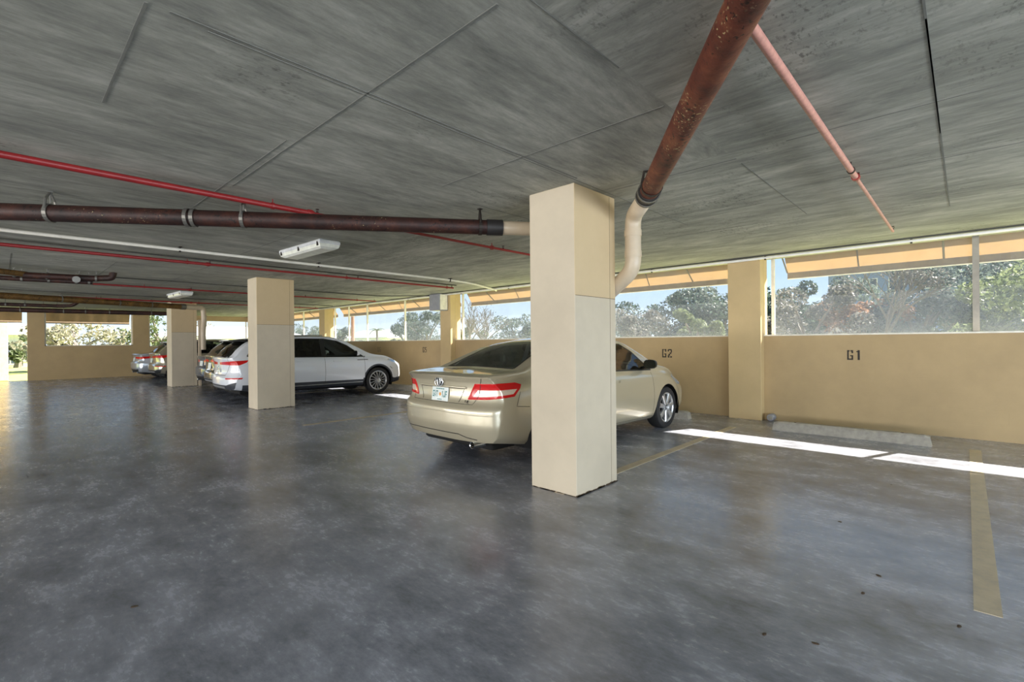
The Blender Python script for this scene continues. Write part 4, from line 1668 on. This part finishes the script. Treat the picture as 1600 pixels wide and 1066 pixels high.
def suv(spec, label, loc, rz, detail=True, clad='cladding', glass='glass_dark', name='suv'):
    c = Car(name, spec, label, loc, rz)
    s = spec
    c.under = []
    L = s['L']
    # dark lower cladding all round
    for v in ('R', 'L'):
        N = VIEWS[v][1].x
        c.knife(v, [(.30, .20), (.30, .44), (L - .25, .40), (L - .25, .20)], 'sill_cladding', clad, (0,), .2, lambda q, N=N: q.x * N > .5)
        c.under.append(len(c.parts) - 1)
    c.knife('B', [(-.80, .2), (.80, .2), (.92, .52), (.6, .44), (-.6, .44), (-.92, .52)], 'bumper_cladding', clad, (0,), .2)
    c.knife('F', [(-.9, .2), (.9, .2), (.9, .42), (-.9, .42)], 'front_cladding', clad, (0,), .2)
    c.knife('T', [(-.60, .06), (.60, .06), (.52, .50), (-.52, .50)], 'rear_window', 'glass_dark', (0,), .2, lambda q: q.z > 1.08 and q.y < .8)
    c.knife('T', [(-.54, 2.78), (.54, 2.78), (.66, 3.42), (-.66, 3.42)], 'windscreen', 'glass', (0,), .2, lambda q: q.z > 1.05)
    for v in ('R', 'L'):
        N = VIEWS[v][1].x
        ex = lambda q, N=N: q.x * N > .4 and q.z > .95
        c.knife(v, [(.42, 1.09), (1.20, 1.055), (1.20, 1.46), (.80, 1.43), (.55, 1.30)], 'side_window', glass, (0,), .2, ex)
        c.knife(v, [(1.27, 1.05), (2.13, 1.04), (2.13, 1.485), (1.6, 1.485), (1.27, 1.47)], 'side_window', glass, (0,), .2, ex)
        c.knife(v, [(2.24, 1.04), (3.24, 1.02), (3.18, 1.08), (2.85, 1.30), (2.60, 1.42), (2.24, 1.48)], 'side_window', 'glass', (0,), .2, ex)
    for v in ('BR', 'BL'):
        c.knife(v, [(.10, .90), (.10, .955), (.60, .985), (.93, 1.005), (.90, .95), (.80, .895)], 'tail_light', 'redlens', (0,), .1)
        c.knife(v, [(.42, .575), (.42, .605), (.86, .615), (.84, .58)], 'reflector', 'redlens', (0,), .1)
    for v in ('FR', 'FL'):
        uo = -L * D2
        c.knife(v, [(uo + .52, .78), (uo + .56, .85), (uo + .98, .93), (uo + 1.04, .905), (uo + .90, .84)], 'headlight', 'headlens', (0,), .1)
    c.knife('R', [(3.26, .45), (3.26, 1.0), (2.19, 1.02), (2.19, .45)], 'front_door', s['paint'], (0,), .4, lambda q: q.x > .5 and q.z < 1.05)
    c.knife('R', [(2.18, .45), (2.18, 1.02), (1.12, 1.04), (1.22, .75), (1.36, .45)], 'rear_door', s['paint'], (0,), .4, lambda q: q.x > .5 and q.z < 1.05)
    c.knife('B', [(-.50, .66), (.50, .66), (.66, .88), (.62, 1.07), (-.62, 1.07), (-.66, .88)], 'tailgate', s['paint'], (0,), .2, lambda q: q.y < .4)
    c.arches(.045 if clad == 'cladding' else None)
    c.wheels(s.get('style', (15, .011, .30)))
    gp = 'gap'
    c.ribbon('panel_gap', 'B', [(-.62, 1.07), (-.66, .88), (-.50, .66), (.50, .66), (.66, .88), (.62, 1.07)], .010, gp)
    for v in ('R', 'L'):
        c.ribbon('panel_gap', v, [(3.26, 1.0), (3.26, .45)], .007, gp)
        c.ribbon('panel_gap', v, [(2.185, 1.02), (2.185, .42)], .007, gp)
        c.ribbon('panel_gap', v, [(1.12, 1.04), (1.22, .75), (1.36, .45)], .007, gp)
        c.ribbon('window_seal', v, [(.42, 1.09), (1.27, 1.048), (3.30, 1.012)], .024, 'blacktrim', .004)
        c.ribbon('window_seal', v, [(.42, 1.09), (.55, 1.305), (.80, 1.435), (1.27, 1.475), (1.6, 1.492), (2.24, 1.488), (2.60, 1.425), (2.85, 1.305), (3.24, 1.02)], .022, 'blacktrim', .004)
        c.ribbon('window_seal', v, [(2.185, 1.03), (2.185, 1.49)], .11, 'blacktrim', .003)
        c.ribbon('window_seal', v, [(1.235, 1.04), (1.235, 1.47)], .07, 'blacktrim', .003)
        c.ribbon('sill_strip', v, [(1.4, .345), (3.2, .345)], .014, 'alloy', .008)
        c.patch('door_handle', v, 2.40, 2.62, .90, .925, s['paint'], .03)
        c.patch('door_handle', v, 1.36, 1.58, .91, .935, s['paint'], .03)
        c.ribbon('roof_rail', v, [(.75, 1.53), (1.4, 1.56), (2.3, 1.56)], .03, 'alloy', .03) if clad == 'cladding' else None
    if clad == 'cladding':
        c.ribbon('fender_strip', 'R', [(3.05, .93), (3.36, .93)], .018, 'darksteel', .006)
        c.ribbon('marker_slot', 'R', [(4.02, .72), (4.09, .66)], .014, 'darksteel', .004)
    # skid plate, exhaust, wiper, spoiler
    c.ribbon('skid_plate', 'B', [(-.50, .385), (.50, .385)], .055, 'alloy', .012)
    for sx in (-.55, .55):
        MB().lathe([(.034, -.02), (.042, -.025), (.042, .15), (.034, .15)], (sx, .16, .36), 'Y', 14, True).build('exhaust_tip', MAT['chrome'], c.root, True, .8)
    l0, n0 = c.hit('T', 0, .52)
    sp_ = MB()
    vs, fs = [], []
    for k in range(15):
        x = -.56 + 1.12 * k / 14
        yy = .60 + .10 * (abs(x) / .56) ** 2
        lo, no_ = c.hit('T', x, yy)
        zz = lo.z + .004
        vs += [(x, yy, zz), (x, yy - .30, zz + .012 - .03), (x, yy - .28, zz - .035 - .02), (x, yy, zz - .05)]
    for k in range(14):
        for q in range(4):
            fs.append((k * 4 + q, k * 4 + (q + 1) % 4, k * 4 + 4 + (q + 1) % 4, k * 4 + 4 + q))
    fs += [(0, 1, 2, 3), (59, 58, 57, 56)]
    sp_.add(vs, fs).build('roof_spoiler', MAT['blacktrim' if clad == 'cladding' else s['paint']], c.root, True, .7)
    MB().cbox(-.66, .66, .30, L - .4, .21, .30, .02).build('underbody', MAT['under'], c.root)
    number_plate(c, .80, .30, .155, 1, detail)
    mirrors(c, 3.02, 1.05, s['paint'])
    c.seats([(2.2, (-.38, .38), .45), (1.35, (-.38, .38), .46)])
    c.finish()
    return c


def plain_sedan(label, loc, rz, paint, lamp_poly=None, glass='glass_dark'):
    sp = dict(SEDAN)
    sp['paint'] = paint
    c = Car('sedan', sp, label, loc, rz)
    c.under = []
    c.knife('T', [(-.60, .66), (.60, .66), (.475, 1.47), (-.475, 1.47)], 'rear_window', glass, (0,), .2, lambda q: q.z > 1.05 and q.y < 1.6)
    c.knife('T', [(-.50, 2.93), (.50, 2.93), (.64, 3.60), (-.64, 3.60)], 'windscreen', 'glass', (0,), .2, lambda q: q.z > .98)
    for v in ('R', 'L'):
        N = VIEWS[v][1].x
        ex = lambda q, N=N: q.x * N > .4 and q.z > .9
        c.knife(v, [(1.10, .985), (2.22, .965), (2.22, 1.335), (1.75, 1.315), (1.42, 1.22)], 'side_window', glass, (0,), .3, ex)
        c.knife(v, [(2.31, .962), (3.40, .935), (3.36, .985), (3.05, 1.20), (2.80, 1.315), (2.31, 1.34)], 'side_window', glass, (0,), .3, ex)
    for v in ('BR', 'BL'):
        c.knife(v, lamp_poly or [(.20, .84), (.24, .90), (.62, .90), (1.08, .93), (.90, .84), (.60, .80)], 'tail_light', 'redlens', (0,), .1)
    c.knife('B', [(-.6, .27), (.6, .27), (.7, .42), (.5, .40), (-.5, .40), (-.7, .42)], 'bumper_insert', 'blacktrim', (0,), .1)
    c.arches()
    c.wheels((10, .016, 0.12))
    c.ribbon('panel_gap', 'B', [(-.66, .985), (-.60, .80), (-.5, .70), (.5, .70), (.60, .80), (.66, .985)], .009, 'gap')
    for v in ('R', 'L'):
        c.ribbon('window_seal', v, [(1.10, .985), (1.42, 1.225), (1.75, 1.32), (2.3, 1.345), (2.80, 1.32), (3.05, 1.205), (3.40, .935)], .02, 'blacktrim', .003)
        c.ribbon('panel_gap', v, [(2.27, .94), (2.27, .26)], .007, 'gap')
    for sx in (-.5, .5):
        MB().lathe([(.03, -.02), (.038, -.025), (.038, .15), (.03, .15)], (sx, .12, .285), 'Y', 14, True).build('exhaust_tip', MAT['chrome'], c.root, True, .8)
    MB().cbox(-.62, .62, .30, 4.4, .185, .26, .02).build('underbody', MAT['under'], c.root)
    number_plate(c, .79, .30, .155, 1, False)
    mirrors(c, 3.20, .965, paint)
    c.seats([(2.35, (-.36, .36), .34), (1.52, (-.36, .36), .28)])
    c.finish()
    return c


beige_sedan()
suv(SUV, 'white SUV parked nose to the wall, partly behind the middle column', (-12.78, 3.50), R(-2.3))
S2 = dict(SUV)
S2.update(paint='paint_bronze', style=(10, .016, .1))
suv(S2, 'dark bronze SUV peeking out left of the white SUV', (-15.0, 3.9), R(-1), False, 'blacktrim')
plain_sedan('dark navy car between the far column and the dark bronze SUV', (-17.2, 4.22), R(0), 'paint_navy')
S3 = dict(SUV)
S3.update(paint='paint_champ', style=(10, .016, .1))
suv(S3, 'champagne SUV with red tail lamp just left of the far column', (-22.0, 3.85), R(0), False, 'blacktrim')
plain_sedan('silver sedan with slim red tail lamps, leftmost of the parked cars', (-24.6, 3.7), R(0), 'paint_silver')

# ------------------------------------------------------------------ outdoors
struct(MB().box(-80, 60, YW + 0.25, 110, -0.5, -0.30).build('floor_lawn', MAT['grass']))
lw = struct(MB().box(-80, X0 - 0.2, -60, YW + 0.25, -0.5, -0.06).build('floor_side_lawn', MAT['grass']))
struct(MB().box(X0 - 0.2, 60, -60, YB, -0.5, -0.10).build('floor_drive', MAT['asphalt']))
struct(MB().box(X1, 60, YB, YW + .25, -0.5, -0.10).build('floor_side_drive', MAT['asphalt']))


def leaves(centers, radii, n, size, squash=1.0):
    """n small leaf blades scattered through the clumps of one crown"""
    centers = np.array(centers)
    radii = np.array(radii)
    k = rng.integers(0, len(centers), n)
    d = rng.normal(size=(n, 3))
    d /= np.linalg.norm(d, axis=1)[:, None]
    r = radii[k] * rng.uniform(.35, 1.0, n) ** .5
    p = centers[k] + d * r[:, None] * np.array([1, 1, squash])
    a = rng.normal(size=(n, 3))
    a /= np.linalg.norm(a, axis=1)[:, None]
    b = np.cross(a, rng.normal(size=(n, 3)))
    b /= np.linalg.norm(b, axis=1)[:, None]
    s = size * rng.uniform(.6, 1.4, n)[:, None]
    v = np.stack([p - a * s, p + b * s * .45, p + a * s, p - b * s * .45], axis=1).reshape(-1, 3)
    return v


def quad_obj(name, v, mat, parent):
    me = bpy.data.meshes.new(name)
    n = len(v) // 4
    me.vertices.add(len(v))
    me.vertices.foreach_set('co', v.astype(np.float32).ravel())
    me.loops.add(4 * n)
    me.loops.foreach_set('vertex_index', np.arange(4 * n, dtype=np.int32))
    me.polygons.add(n)
    me.polygons.foreach_set('loop_start', np.arange(0, 4 * n, 4, dtype=np.int32))
    me.materials.append(mat)
    me.update(calc_edges=True)
    o = bpy.data.objects.new(name, me)
    COL.objects.link(o)
    o.parent = parent
    return o


def branches(m, p, d, L, r, depth, tips, spread=.5, n=3):
    e_ = Vector(p) + Vector(d) * L
    m.tube([p, e_], [r, r * .65], 5, False)
    if depth == 0:
        tips.append(e_)
        return
    for k in range(n):
        nd = (Vector(d) + Vector((random.gauss(0, spread), random.gauss(0, spread), random.gauss(0.1, spread * .6)))).normalized()
        st = Vector(p).lerp(e_, random.uniform(.6, 1.0))
        branches(m, st, nd, L * random.uniform(.62, .85), r * .6, depth - 1, tips, spread, n)


def tree(x, y, h, w, leaf, label, n=5000, size=.16, bark='bark', z0=-.3, group=None, bare=False):
    root = empty('tree', (x, y, z0))
    tag(root, label, 'tree', group)
    m = MB()
    tips = []
    if bare:
        branches(m, Vector((0, 0, 0)), Vector((random.uniform(-.06, .06), 0, 1)), h * .30, .13, 5, tips, .42, 3)
        m.build('branches', MAT[bark], root)
        if n:
            c = [tuple(t) for t in tips]
            quad_obj('foliage', leaves(c, [.35] * len(c), n, size), MAT[leaf], root)
        return root
    th = h * .4
    m.tube([(0, 0, 0), (.1, .05, th * .5), (0, .1, th)], [.24, .19, .14], 8)
    cs, rs = [], []
    for k in range(22):
        a = random.uniform(0, 2 * PI)
        rr = random.random() ** .5 * w * .5
        z = th * .55 + random.random() * (h - th * .55 - .6)
        tz = (z - th * .55) / (h - th * .55)
        rr *= math.sqrt(max(.1, 1 - (tz * 1.1 - .35) ** 2 * 1.4))
        cs.append((rr * math.cos(a), rr * math.sin(a), z))
        rs.append(random.uniform(.5, .95) * w * .2)
    for c in cs[::2]:
        m.tube([(0, .05, th * .8), (c[0] * .5, c[1] * .5, (th + c[2]) * .5), c], [.09, .06, .03], 5, False)
    m.build('trunk', MAT[bark], root)
    quad_obj('foliage', leaves(cs, rs, n, size, .8), MAT[leaf], root)
    return root


def along(px, Y, d=None):
    """ground X reached from the viewpoint's bearing at distance Y (used once to lay out the tree belt)"""
    b = math.atan((px - 800) / 755.0) - R(43.24)
    return Y * math.tan(b)


TK = [
    # bearing px, Y, height, width, leaf, label
    (905, 27, 4.6, 4.5, 'leafB', 'grey-green tree low behind the right edge of the nearest column'),
    (995, 22, 3.6, 3.2, 'leafR', 'sparse tan-brown tree directly right of the nearest column'),
    (1030, 31, 5.9, 6.0, 'leafA', 'dark oak filling the opening above the beige sedan bonnet'),
    (1080, 34, 6.0, 5.0, 'leafB', 'grey oak crown in the middle of the opening above stencil G2'),
    (1090, 23, 3.6, 2.2, 'leafC', 'small yellow-green tree seen above the stencil G2'),
    (1135, 30, 5.8, 5.5, 'leafA', 'dark oak just left of the pilaster beside stencil G2'),
    (1225, 33, 6.0, 5.5, 'leafA', 'dark oak just right of the pilaster beside stencil G1'),
    (1262, 24, 4.4, 4.0, 'leafR', 'broad brown-leaved tree above the left end of the G1 wall'),
    (1312, 36, 6.2, 5.0, 'leafB', 'grey-green tree behind the rust-coloured one'),
    (1345, 26, 3.9, 3.2, 'leafO', 'low rust-orange tree above stencil G1'),
    (1435, 27, 4.3, 3.6, 'leafB', 'pale grey-green shrub tree left of the grey window post'),
    (1490, 31, 6.6, 6.0, 'leafA', 'tall dark green tree crossing the grey window post'),
    (1560, 28, 6.0, 5.6, 'leafB', 'grey-green tree between the grey post and right picture edge'),
    (1600, 22, 4.4, 4.0, 'leafC', 'yellow-green shrub tree at the right picture edge'),
    (1640, 30, 6.8, 6.0, 'leafA', 'dark tree at the extreme right of the tree belt'),
    (667, 27, 5.0, 4.5, 'leafB', 'grey tree seen left of the pilaster with the grey box'),
    (735, 25, 3.2, 3.2, 'leafC', 'low pale shrub tree in the opening above the beige sedan boot'),
    (812, 32, 4.2, 5.0, 'leafB', 'grey-green tree above the roof of the beige sedan'),
    (530, 22, 3.6, 3.0, 'leafB', 'grey-green tree at the left end of the opening above stencil G6'),
    (633, 30, 4.6, 4.0, 'leafA', 'dark tree right of the palm'),
    (475, 26, 4.4, 5.0, 'leafB', 'grey tree in the leftmost wall opening'),
]
for px, Y, h, w, lf, lab in TK:
    tree(along(px, Y), Y, h * .9 + .3, w, lf, lab, n=7500 if Y < 29 else 6000, size=.085 if Y < 29 else .12)
tree(along(1383, 25), 25, 6.2, 3, 'leafR', 'leafless branching tree in front of the blue-grey apartment block', bare=True, n=500, size=.06)
tree(along(760, 22), 22, 5.2, 3, 'leafR', 'leafless many-stemmed tree right of the pilaster with the grey box', bare=True, n=300, size=.05)
tree(along(735, 19), 19, 4.6, 3, 'leafR', 'bare twiggy tree just beside the pilaster with the grey box', bare=True, n=0)
# slim reddish trunk behind the G6 bay
tr = empty('tree', (along(551, 15), 15, -.3))
tag(tr, 'slim straight reddish trunk seen above the white SUV bonnet', 'tree')
m = MB().tube([(0, 0, 0), (.03, 0, 2.2), (0, .03, 5.2)], [.13, .11, .09], 10)
for k in range(12):
    z = .5 + k * .35
    m.lathe([(.125 - k * .003, -.01), (.134 - k * .003, 0), (.125 - k * .003, .01)], (0.01, 0, z), 'Z', 10)
m.build('trunk', MAT['bark_red'], tr)
quad_obj('foliage', leaves([(0, 0, 5.4), (.5, .2, 5.2), (-.5, .1, 5.3)], [.7, .5, .5], 900, .12), MAT['leafB'], tr)

# palm
pm = empty('palm_tree', (along(589, 30), 30, -.3))
tag(pm, 'small palm silhouetted against the sky above stencil G6', 'palm tree')
MB().tube([(0, 0, 0), (.08, 0, 1.6), (0, 0, 3.2)], [.16, .13, .12], 9).build('trunk', MAT['bark'], pm)
for k in range(17):
    a = 2 * PI * k / 17 + random.uniform(-.15, .15)
    up = random.uniform(.1, 1.0)
    pts = []
    for t_ in range(6):
        u = t_ / 5
        pts.append(Vector((math.cos(a) * u * 1.15, math.sin(a) * u * 1.15, 3.2 + up * u * .9 - u * u * (1.0 + .4 * (1 - up)))))
    mm = MB()
    mm.tube(pts, [.018, .015, .012, .01, .008, .004], 4)
    sd = Vector((-math.sin(a), math.cos(a), 0))
    for t_ in range(1, 16):
        u = t_ / 16
        i = min(4, int(u * 5))
        p = pts[i].lerp(pts[i + 1], u * 5 - i)
        ln = .38 * math.sin(PI * (.15 + .8 * u))
        for sg in (-1, 1):
            q = p + sd * sg * ln + Vector((math.cos(a) * .12, math.sin(a) * .12, -.10))
            mm.add([p + Vector((0, 0, .0)), p + Vector((math.cos(a), math.sin(a), 0)) * .05, q], [(0, 1, 2)])
    mm.build('frond', MAT['leafP'], pm)


def house(name, label, x0, x1, y0, y1, zb, ze, zr, walls, roof, wins, ridge='X'):
    """gabled/hipped house; wins: list of (face, a, b, z0, z1)"""
    cx, cy = (x0 + x1) / 2, (y0 + y1) / 2
    root = empty(name, (cx, cy, zb))
    tag(root, label, 'building')
    m = MB().box(x0 - cx, x1 - cx, y0 - cy, y1 - cy, 0, ze - zb)
    m.build('wall', MAT[walls], root)
    o = .4
    X_0, X_1, Y_0, Y_1 = x0 - cx - o, x1 - cx + o, y0 - cy - o, y1 - cy + o
    z0, z1 = ze - zb, zr - zb
    if ridge == 'X':
        i = min(2.0, (x1 - x0) * .25)
        v = [(X_0, Y_0, z0), (X_1, Y_0, z0), (X_1, Y_1, z0), (X_0, Y_1, z0), (X_0 + i, 0, z1), (X_1 - i, 0, z1)]
    else:
        i = min(2.0, (y1 - y0) * .25)
        v = [(X_1, Y_0, z0), (X_1, Y_1, z0), (X_0, Y_1, z0), (X_0, Y_0, z0), (0, Y_0 + i, z1), (0, Y_1 - i, z1)]
    v += [(a, b, c - .14) for a, b, c in v[:4]]
    MB().add(v, [(0, 1, 5, 4), (1, 2, 5), (2, 3, 4, 5), (3, 0, 4), (6, 7, 1, 0), (7, 8, 2, 1), (8, 9, 3, 2), (9, 6, 0, 3), (9, 8, 7, 6)]).build('roof', MAT[roof], root)
    for fc, a, b, c, d in wins:
        if fc == 'E':
            f = MB().box(x1 - cx, x1 - cx + .07, a - cy, b - cy, c - zb, d - zb).build('window', MAT['trim'], root)
            p = MB()
            mid = (a + b) / 2 - cy
            p.box(x1 - cx + .07, x1 - cx + .085, a - cy + .08, mid - .03, c - zb + .08, d - zb - .08)
            p.box(x1 - cx + .07, x1 - cx + .085, mid + .03, b - cy - .08, c - zb + .08, d - zb - .08)
        else:
            f = MB().box(a - cx, b - cx, y0 - cy - .07, y0 - cy, c - zb, d - zb).build('window', MAT['trim'], root)
            p = MB()
            mid = (a + b) / 2 - cx
            p.box(a - cx + .08, mid - .03, y0 - cy - .085, y0 - cy - .07, c - zb + .08, d - zb - .08)
            p.box(mid + .03, b - cx - .08, y0 - cy - .085, y0 - cy - .07, c - zb + .08, d - zb - .08)
        p.build('pane', MAT['pane'], f)
    return root


house('house', 'white bungalow with pale roof behind the dark bronze SUV', -54, -46, 9.5, 20, -.1, 2.0, 3.0, 'house', 'roof',
      [('E', 11.0, 11.9, .9, 1.75), ('E', 12.9, 13.7, .9, 1.75), ('E', 13.9, 14.6, .9, 1.75), ('E', 15.8, 17.0, .9, 1.75)], 'Y')
house('house', 'white house with dark windows across the lawn in the left doorway', -56, -48, -6, 1.9, -.1, 2.3, 3.6, 'house', 'roof',
      [('E', .2, .95, .1, 1.7), ('E', 1.2, 1.7, .3, 1.6), ('E', -2.2, -1.0, .6, 1.7)], 'Y')
house('house', 'low pale house beyond the palm', along(575, 42) - 9, along(575, 42) + 6, 42, 48, -.3, 2.3, 3.6, 'house', 'roof',
      [('S', along(575, 42) - 3, along(575, 42) - 1.5, .9, 1.9), ('S', along(575, 42) + 1, along(575, 42) + 2.4, .9, 1.9)])
xa = along(1405, 62)
wn = []
for r_ in range(3):
    for k in range(6):
        wn.append(('S', xa - 5.2 + k * 2.2, xa - 3.9 + k * 2.2, 1.0 + r_ * 2.6, 2.4 + r_ * 2.6))
house('apartment_building', 'blue-grey apartment block behind the leafless tree above stencil G1', xa - 6, xa + 8, 62, 72, -.3, 8.6, 9.3, 'apt', 'apt', wn)

# exterior yellow column and lawn things at the far left door
yc = MB().cbox(-29.6, -28.9, -.45, 0.28, -.06, 3.0, .02).build('exterior_column', MAT['stucco'])
tag(yc, 'sunlit yellow stucco column outside the doorway at the left edge', 'column')
for i, (y, h, w, lf, lab, x) in enumerate([
        (3.0, 3.4, 3.2, 'leafW', 'pale tree in the middle of the far left opening', -36),
        (1.9, 3.2, 2.6, 'leafW', 'light brown tree at the left of the far left opening', -38),
        (5.2, 3.4, 3.0, 'leafW', 'grey tree at the right of the far left opening', -40),
        (6.9, 4.6, 3.6, 'leafC', 'yellow-green tree between the silver sedan and the far column', -37),
        (.9, 2.6, 1.6, 'leafC', 'green bush beside the white house in the doorway', -46),
        (13.5, 4.4, 4.2, 'leafW', 'pale tree rising behind the white bungalow', -57)]):
    tree(x, y, h, w, lf, lab, n=1500, size=.11, z0=-.1)

# a few dry leaves and pebbles on the slab
spots = [(1370, 905), (206, 943), (1345, 932), (1190, 995), (1270, 1010), (1495, 985), (1310, 820)]
SL = ['dark dry leaf scrap on the floor, nearest the right parking line', 'leaf scrap lying alone on the floor at the lower left',
      'tiny speck of leaf left of the scrap nearest the right parking line', 'dark leaf speck on the floor below the reflection of the parapet openings',
      'pair-like leaf scrap near the bottom edge right of centre', 'leaf scrap nearest the lower end of the right parking line', 'upper dark scrap in the middle of the right-hand empty bay']
for k, (px, py) in enumerate(spots):
    b = R(43.24)
    r_, z_ = (px - 800) / 755.0, (py - 534) / 755.0
    f_ = 1.37 / z_
    xr = r_ * f_
    X, Y = math.cos(b) * xr - math.sin(b) * f_, math.sin(b) * xr + math.cos(b) * f_
    m = MB()
    vs = []
    n = 7
    for i in range(n):
        a = 2 * PI * i / n
        vs.append((.014 * math.cos(a) * random.uniform(.7, 1.3), .008 * math.sin(a), .002 + .003 * random.random()))
    vs += [(x_, y_, 0.0) for x_, y_, _ in vs]
    vs.append((0, 0, .006))
    f = [(i, (i + 1) % n, 2 * n) for i in range(n)] + [(i + n, (i + 1) % n + n, (i + 1) % n, i) for i in range(n)]
    o = m.add(vs, f).build('leaf_scrap', MAT['debris'])
    o.location = (X, Y, 0)
    o.rotation_euler = (0, 0, random.random() * 6)
    tag(o, SL[k], 'debris', 'leaf scraps on the floor')
